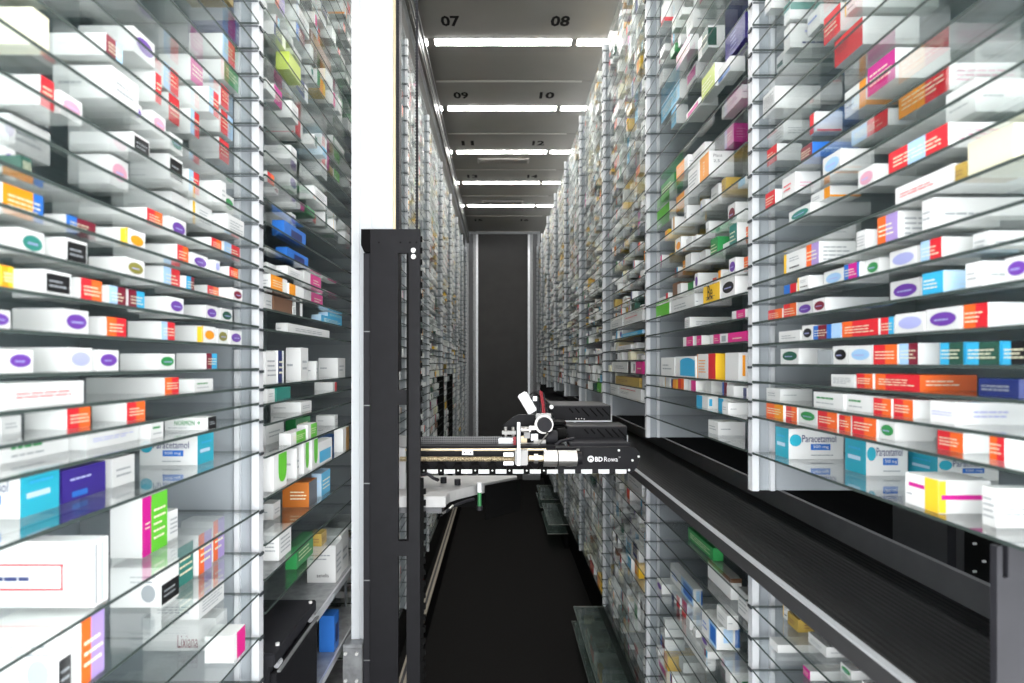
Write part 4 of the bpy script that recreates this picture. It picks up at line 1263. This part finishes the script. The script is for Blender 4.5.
MB().tube([W(550, 449, YH - 0.05), W(556, 445, YH - 0.055), W(560, 441.5, YH - 0.05), W(566, 440, YH - 0.045), W(574, 438.5, YH - 0.04)], 0.006).obj('cable', 'black2', t, 0, True)
MB().tube([W(537, 447, YH - 0.06), W(540, 443, YH - 0.06), W(544, 438, YH - 0.055), W(548, 433.5, YH - 0.05)], 0.0025).obj('cable', 'silver', t, 0, True)
# white sensor head
ce_ = W(527.2, 402.8, YH - 0.02)
ax = (W(533, 412.5, YH - 0.02) - W(521.5, 393, YH - 0.02)).normalized()
MB().bar(ce_ - ax * 0.0405, ce_ + ax * 0.0405, 0.036, 0.030, (0, 1, 0)).obj('sensor_head', 'white', t, 0.004)
MB().tube([W(531, 399, YH), W(535, 397, YH + 0.01), W(538, 401, YH + 0.015), W(539, 413, YH + 0.015)], 0.0065).obj('sensor_arm', 'black2', t, 0, True)
mb = MB()
pbox(mb, 533, 396.5, 537, 401, YH - 0.004, 0.02)
mb.obj('sensor_clip', 'alu', t, 0.001)
for k, (dx, c) in enumerate(((0, 'red'), (1.6, 'red'), (3.2, 'black2'))):
    MB().tube([W(540 + dx, 390.5 + k, YH + 0.05), W(541.0 + dx, 398, YH + 0.04), W(542.4 + dx, 406, YH + 0.035), W(543 + dx, 414, YH + 0.02)], 0.0028, 6).obj('cable', c, t, 0, True)
MB().tube([W(530, 395, YH + 0.04), W(534, 391.5, YH + 0.05), W(540, 390.5, YH + 0.05)], 0.003, 6).obj('cable', 'black2', t, 0, True)
# two black gripper covers
def cover(x0, y0, x1, y1, Y, depth):
    mb = MB()
    poly = [(x0 + 1.5, y0), (x1, y0), (x1, y1), (x0 + 5, y1), (x0, y0 + 4)]
    mb.prism([W(x, y, Y) for x, y in poly], (0, depth, 0))
    c = mb.obj('gripper_cover', 'black', t, 0.0015)
    w = x1 - x0
    for i in range(6):
        xs = x0 + w * (0.33 + 0.105 * i - (0.03 if i < 3 else 0))
        ln = 4.5 if i < 2 else 8
        a, b = W(xs, y0 + 2.0, Y - 0.0008), W(xs + ln * 0.95, y0 + 2.0 + ln, Y - 0.0008)
        MB().bar(a, b, 0.0055, 0.0012, (0, 1, 0)).obj('vent_slot', 'black3', c)
    for i in range(4):
        p = W(x0 + w * (0.42 + 0.045 * i), y1 - 2.0 + 0.5 * (i % 2), Y - 0.0005)
        MB().cyl(p, p + Vector((0, -0.001, 0)), 0.0022, seg=6).obj('dot', 'screw', c)
    mb = MB()
    a, b = W(x0 - 3, y1 + 0.1, Y - 0.004), W(x1 + 0.3, y1 + 1.4, Y - 0.004)
    mb.box(a.x, b.x, Y - 0.004, Y + depth, b.z, a.z)
    a, b = W(x1 + 0.2, y1 - 6, Y - 0.004), W(x1 + 1.0, y1 + 1.4, Y - 0.004)
    mb.box(a.x, b.x, Y - 0.004, Y + 0.03, b.z, a.z)
    mb.obj('edge_trim', 'alu_white', c)
    mb = MB()
    a, b = W(x0 + 1.5, y0, Y + 0.001), W(x1, y0, Y + 0.001)
    mb.box(a.x, b.x, Y + 0.003, Y + depth, a.z + 0.0003, a.z + 0.003)
    mb.obj('lit_cover_top', 'fascia', c)  # thin grey sheet; light on the cover's top painted into its colour
cover(551, 406.3, 610.8, 420.5, 2.42, 0.28)
cover(566, 427.2, 627, 441.5, 2.25, 0.15)
mb = MB()
pbox(mb, 570, 443.2, 630, 447, YA + 0.03, 0.12)
mb.obj('arm_cap', 'black2', t)
for x0, y0, x1, y1 in ((552, 421.8, 566, 424.5), (553, 426, 565, 430)):
    mb = MB()
    pbox(mb, x0, y0, x1, y1, 2.26, 0.10)
    mb.obj('cover_mount', 'black3', t)
p = W(551.5, 407, 2.36)
MB().cyl(p, p + Vector((0, 0.02, 0)), 0.008, seg=10).obj('screw', 'screw', t)
# curved light grey carrier under the arm
hz = EYE - 0.442
pl = [(-0.36, 1.985), (-0.177, 1.985), (-0.176, 2.02), (-0.168, 2.055), (-0.150, 2.09), (-0.115, 2.135), (-0.069, 2.19), (0.0, 2.26), (0.07, 2.326), (0.07, 2.36), (-0.36, 2.36)]
MB().prism([(x, y, hz - 0.036) for x, y in pl], (0, 0, 0.036)).obj('carrier_plate', 'offwhite', t, 0.002)
pl2 = [(-0.35, 1.992), (-0.19, 1.992), (-0.185, 2.03), (-0.35, 2.03)]
MB().prism([(x, y, hz - 0.058) for x, y in pl2], (0, 0, 0.0215)).obj('carrier_base', 'grey', t, 0.002)
MB().prism([(-0.052, 2.188, hz - 0.13), (0.078, 2.314, hz - 0.125), (0.078, 2.314, hz - 0.004), (-0.052, 2.188, hz - 0.004)], (0.004, -0.008, 0)).obj('carrier_skirt', 'black3', t)
MB().box(-0.35, 0.06, 2.345, 2.36, hz - 0.12, hz - 0.0365).obj('carrier_web', 'black3', t)
for px, py in ((443.5, 483), (457.5, 485)):
    yy = F * 0.442 / (py - VY)
    q = W(px, py, yy)
    MB().cyl((q.x, yy, hz + 0.0003), (q.x, yy, hz + 0.021), 0.0115, seg=14).obj('knob', 'black2', t, 0, True)
q = W(479.5, 486, 2.13)
MB().cyl(q + Vector((0, 0, 0.012)), q + Vector((0, 0, -0.022)), 0.0085, seg=12).obj('valve_body', 'white', t, 0, True)
MB().cyl(q + Vector((0, 0, -0.0225)), q + Vector((0, 0, -0.07)), 0.007, seg=12).obj('valve_tube', 'green', t, 0, True)
MB().cyl(q + Vector((0, 0, -0.0705)), q + Vector((0, 0, -0.085)), 0.011, seg=12).obj('valve_foot', 'black2', t, 0, True)
MB().tube([W(446, 512, 2.0), W(452, 507, 2.05), W(458, 504, 2.08), W(466, 501, 2.1), W(474, 499, 2.12)], 0.005, 8).obj('cable', 'black2', t, 0, True)
MB().tube([W(443, 513, 1.99), W(448, 510, 2.02), W(453, 505.5, 2.04)], 0.004, 8).obj('cable_clip', 'silver', t, 0, True)
mb = MB()
pbox(mb, 385, 448, 405.4, 508, YA + 0.005, 0.02)
mb.obj('carriage_block', 'white', t, 0.002)
mb = MB()
pbox(mb, 394, 436, 407, 447, YA + 0.0, 0.02)
mb.obj('carriage_block', 'offwhite', t, 0.002)
MB().tube([W(421, 475, YA - 0.02), W(428, 474, YA - 0.03), W(433, 478, YA - 0.03), W(438, 480, YA - 0.01)], 0.006, 8).obj('cable', 'black2', t, 0, True)

# ------------------------------------------------------------------ black output cabinet, lower left
HT = 0.673
t = thing('output_cabinet', 'black metal cabinet with hinged flap under the second left rack', 'cabinet', (-0.7, 1.55, EYE - 1.4))
MB().box(-0.90, -0.5345, 1.395, 1.70, EYE - 1.40, EYE - HT - 0.032).obj('body', 'black2', t, 0.002)
MB().box(-0.90, -0.520, 1.388, 1.708, EYE - HT - 0.0315, EYE - HT).obj('lid', 'black2', t, 0.003)
d = MB().box(-0.534, -0.520, 1.40, 1.715, EYE - 1.38, EYE - HT - 0.052).obj('door', 'black', t, 0.002)
for y in (1.43, 1.68):
    MB().cyl((-0.528, y, EYE - HT + 0.0004), (-0.528, y, EYE - HT + 0.006), 0.005, seg=8).obj('screw', 'screw', t)
    MB().cyl((-0.526, y - 0.012, EYE - HT - 0.042), (-0.526, y + 0.012, EYE - HT - 0.042), 0.007, seg=10).obj('hinge', 'alu', d)
MB().box(-0.5195, -0.512, 1.405, 1.71, EYE - HT - 0.0515, EYE - HT - 0.047).obj('hinge_strip', 'alu_dull', d)
# steel trays beyond the cabinet with their cartons
t = thing('steel_tray_stand', 'bare metal shelf steps between the black cabinet and the bright column', 'shelf', (-0.7, 2.04, EYE - 1.4))
for h in (0.74, 0.957, 1.17):
    k_ = MB().box(-0.90, -0.540, 1.725, 2.36, EYE - h - 0.005, EYE - h).obj('tray', 'galv', t)
    MB().box(-0.5395, -0.534, 1.725, 2.36, EYE - h - 0.022, EYE - h).obj('front_lip', 'alu', k_)
    MB().box(-0.60, -0.534, 1.7195, 1.7245, EYE - h - 0.045, EYE - h).obj('end_bracket', 'alu', k_)
for x in (-0.905, -0.60):
    MB().box(x - 0.008, x, 2.361, 2.37, EYE - 1.4, EYE - 0.70).obj('leg', 'steel_panel', t)
tag(MB().box(-0.934, -0.922, 1.33, 2.41, EYE - 1.41, EYE - 0.602).obj('wall_left', 'steel_panel'), 'grey blue metal wall behind the black cabinet', 'wall', kind='structure')
for x, y0, h0, w, h, d_, ds, lab in ((0.545, 1.985, 0.957, 0.055, 0.12, 0.05, 'blue', 'bright blue carton on the metal step beside the black cabinet'),
                                  (0.550, 2.02, 0.74, 0.075, 0.125, 0.096, 'aen', 'large white carton with small black lettering on the topmost metal step'),
                                  (0.552, 2.10, 0.74, 0.10, 0.135, 0.09, 'w', 'plain white carton behind the lettered one on the topmost metal step'),
                                  (0.560, 1.90, 1.17, 0.06, 0.09, 0.08, 'txt', 'white carton on the metal step below the bright blue one')):
    cd = Card()
    carton(cd, -1, 0, 0, 0, w, d_, h, ds, rng)
    o = link('medicine_carton', cd.build('medicine_carton'), None, (-x, y0, EYE - h0 + 0.0002))
    tag(o, lab, 'carton', 'medicine cartons in the left-hand racks')
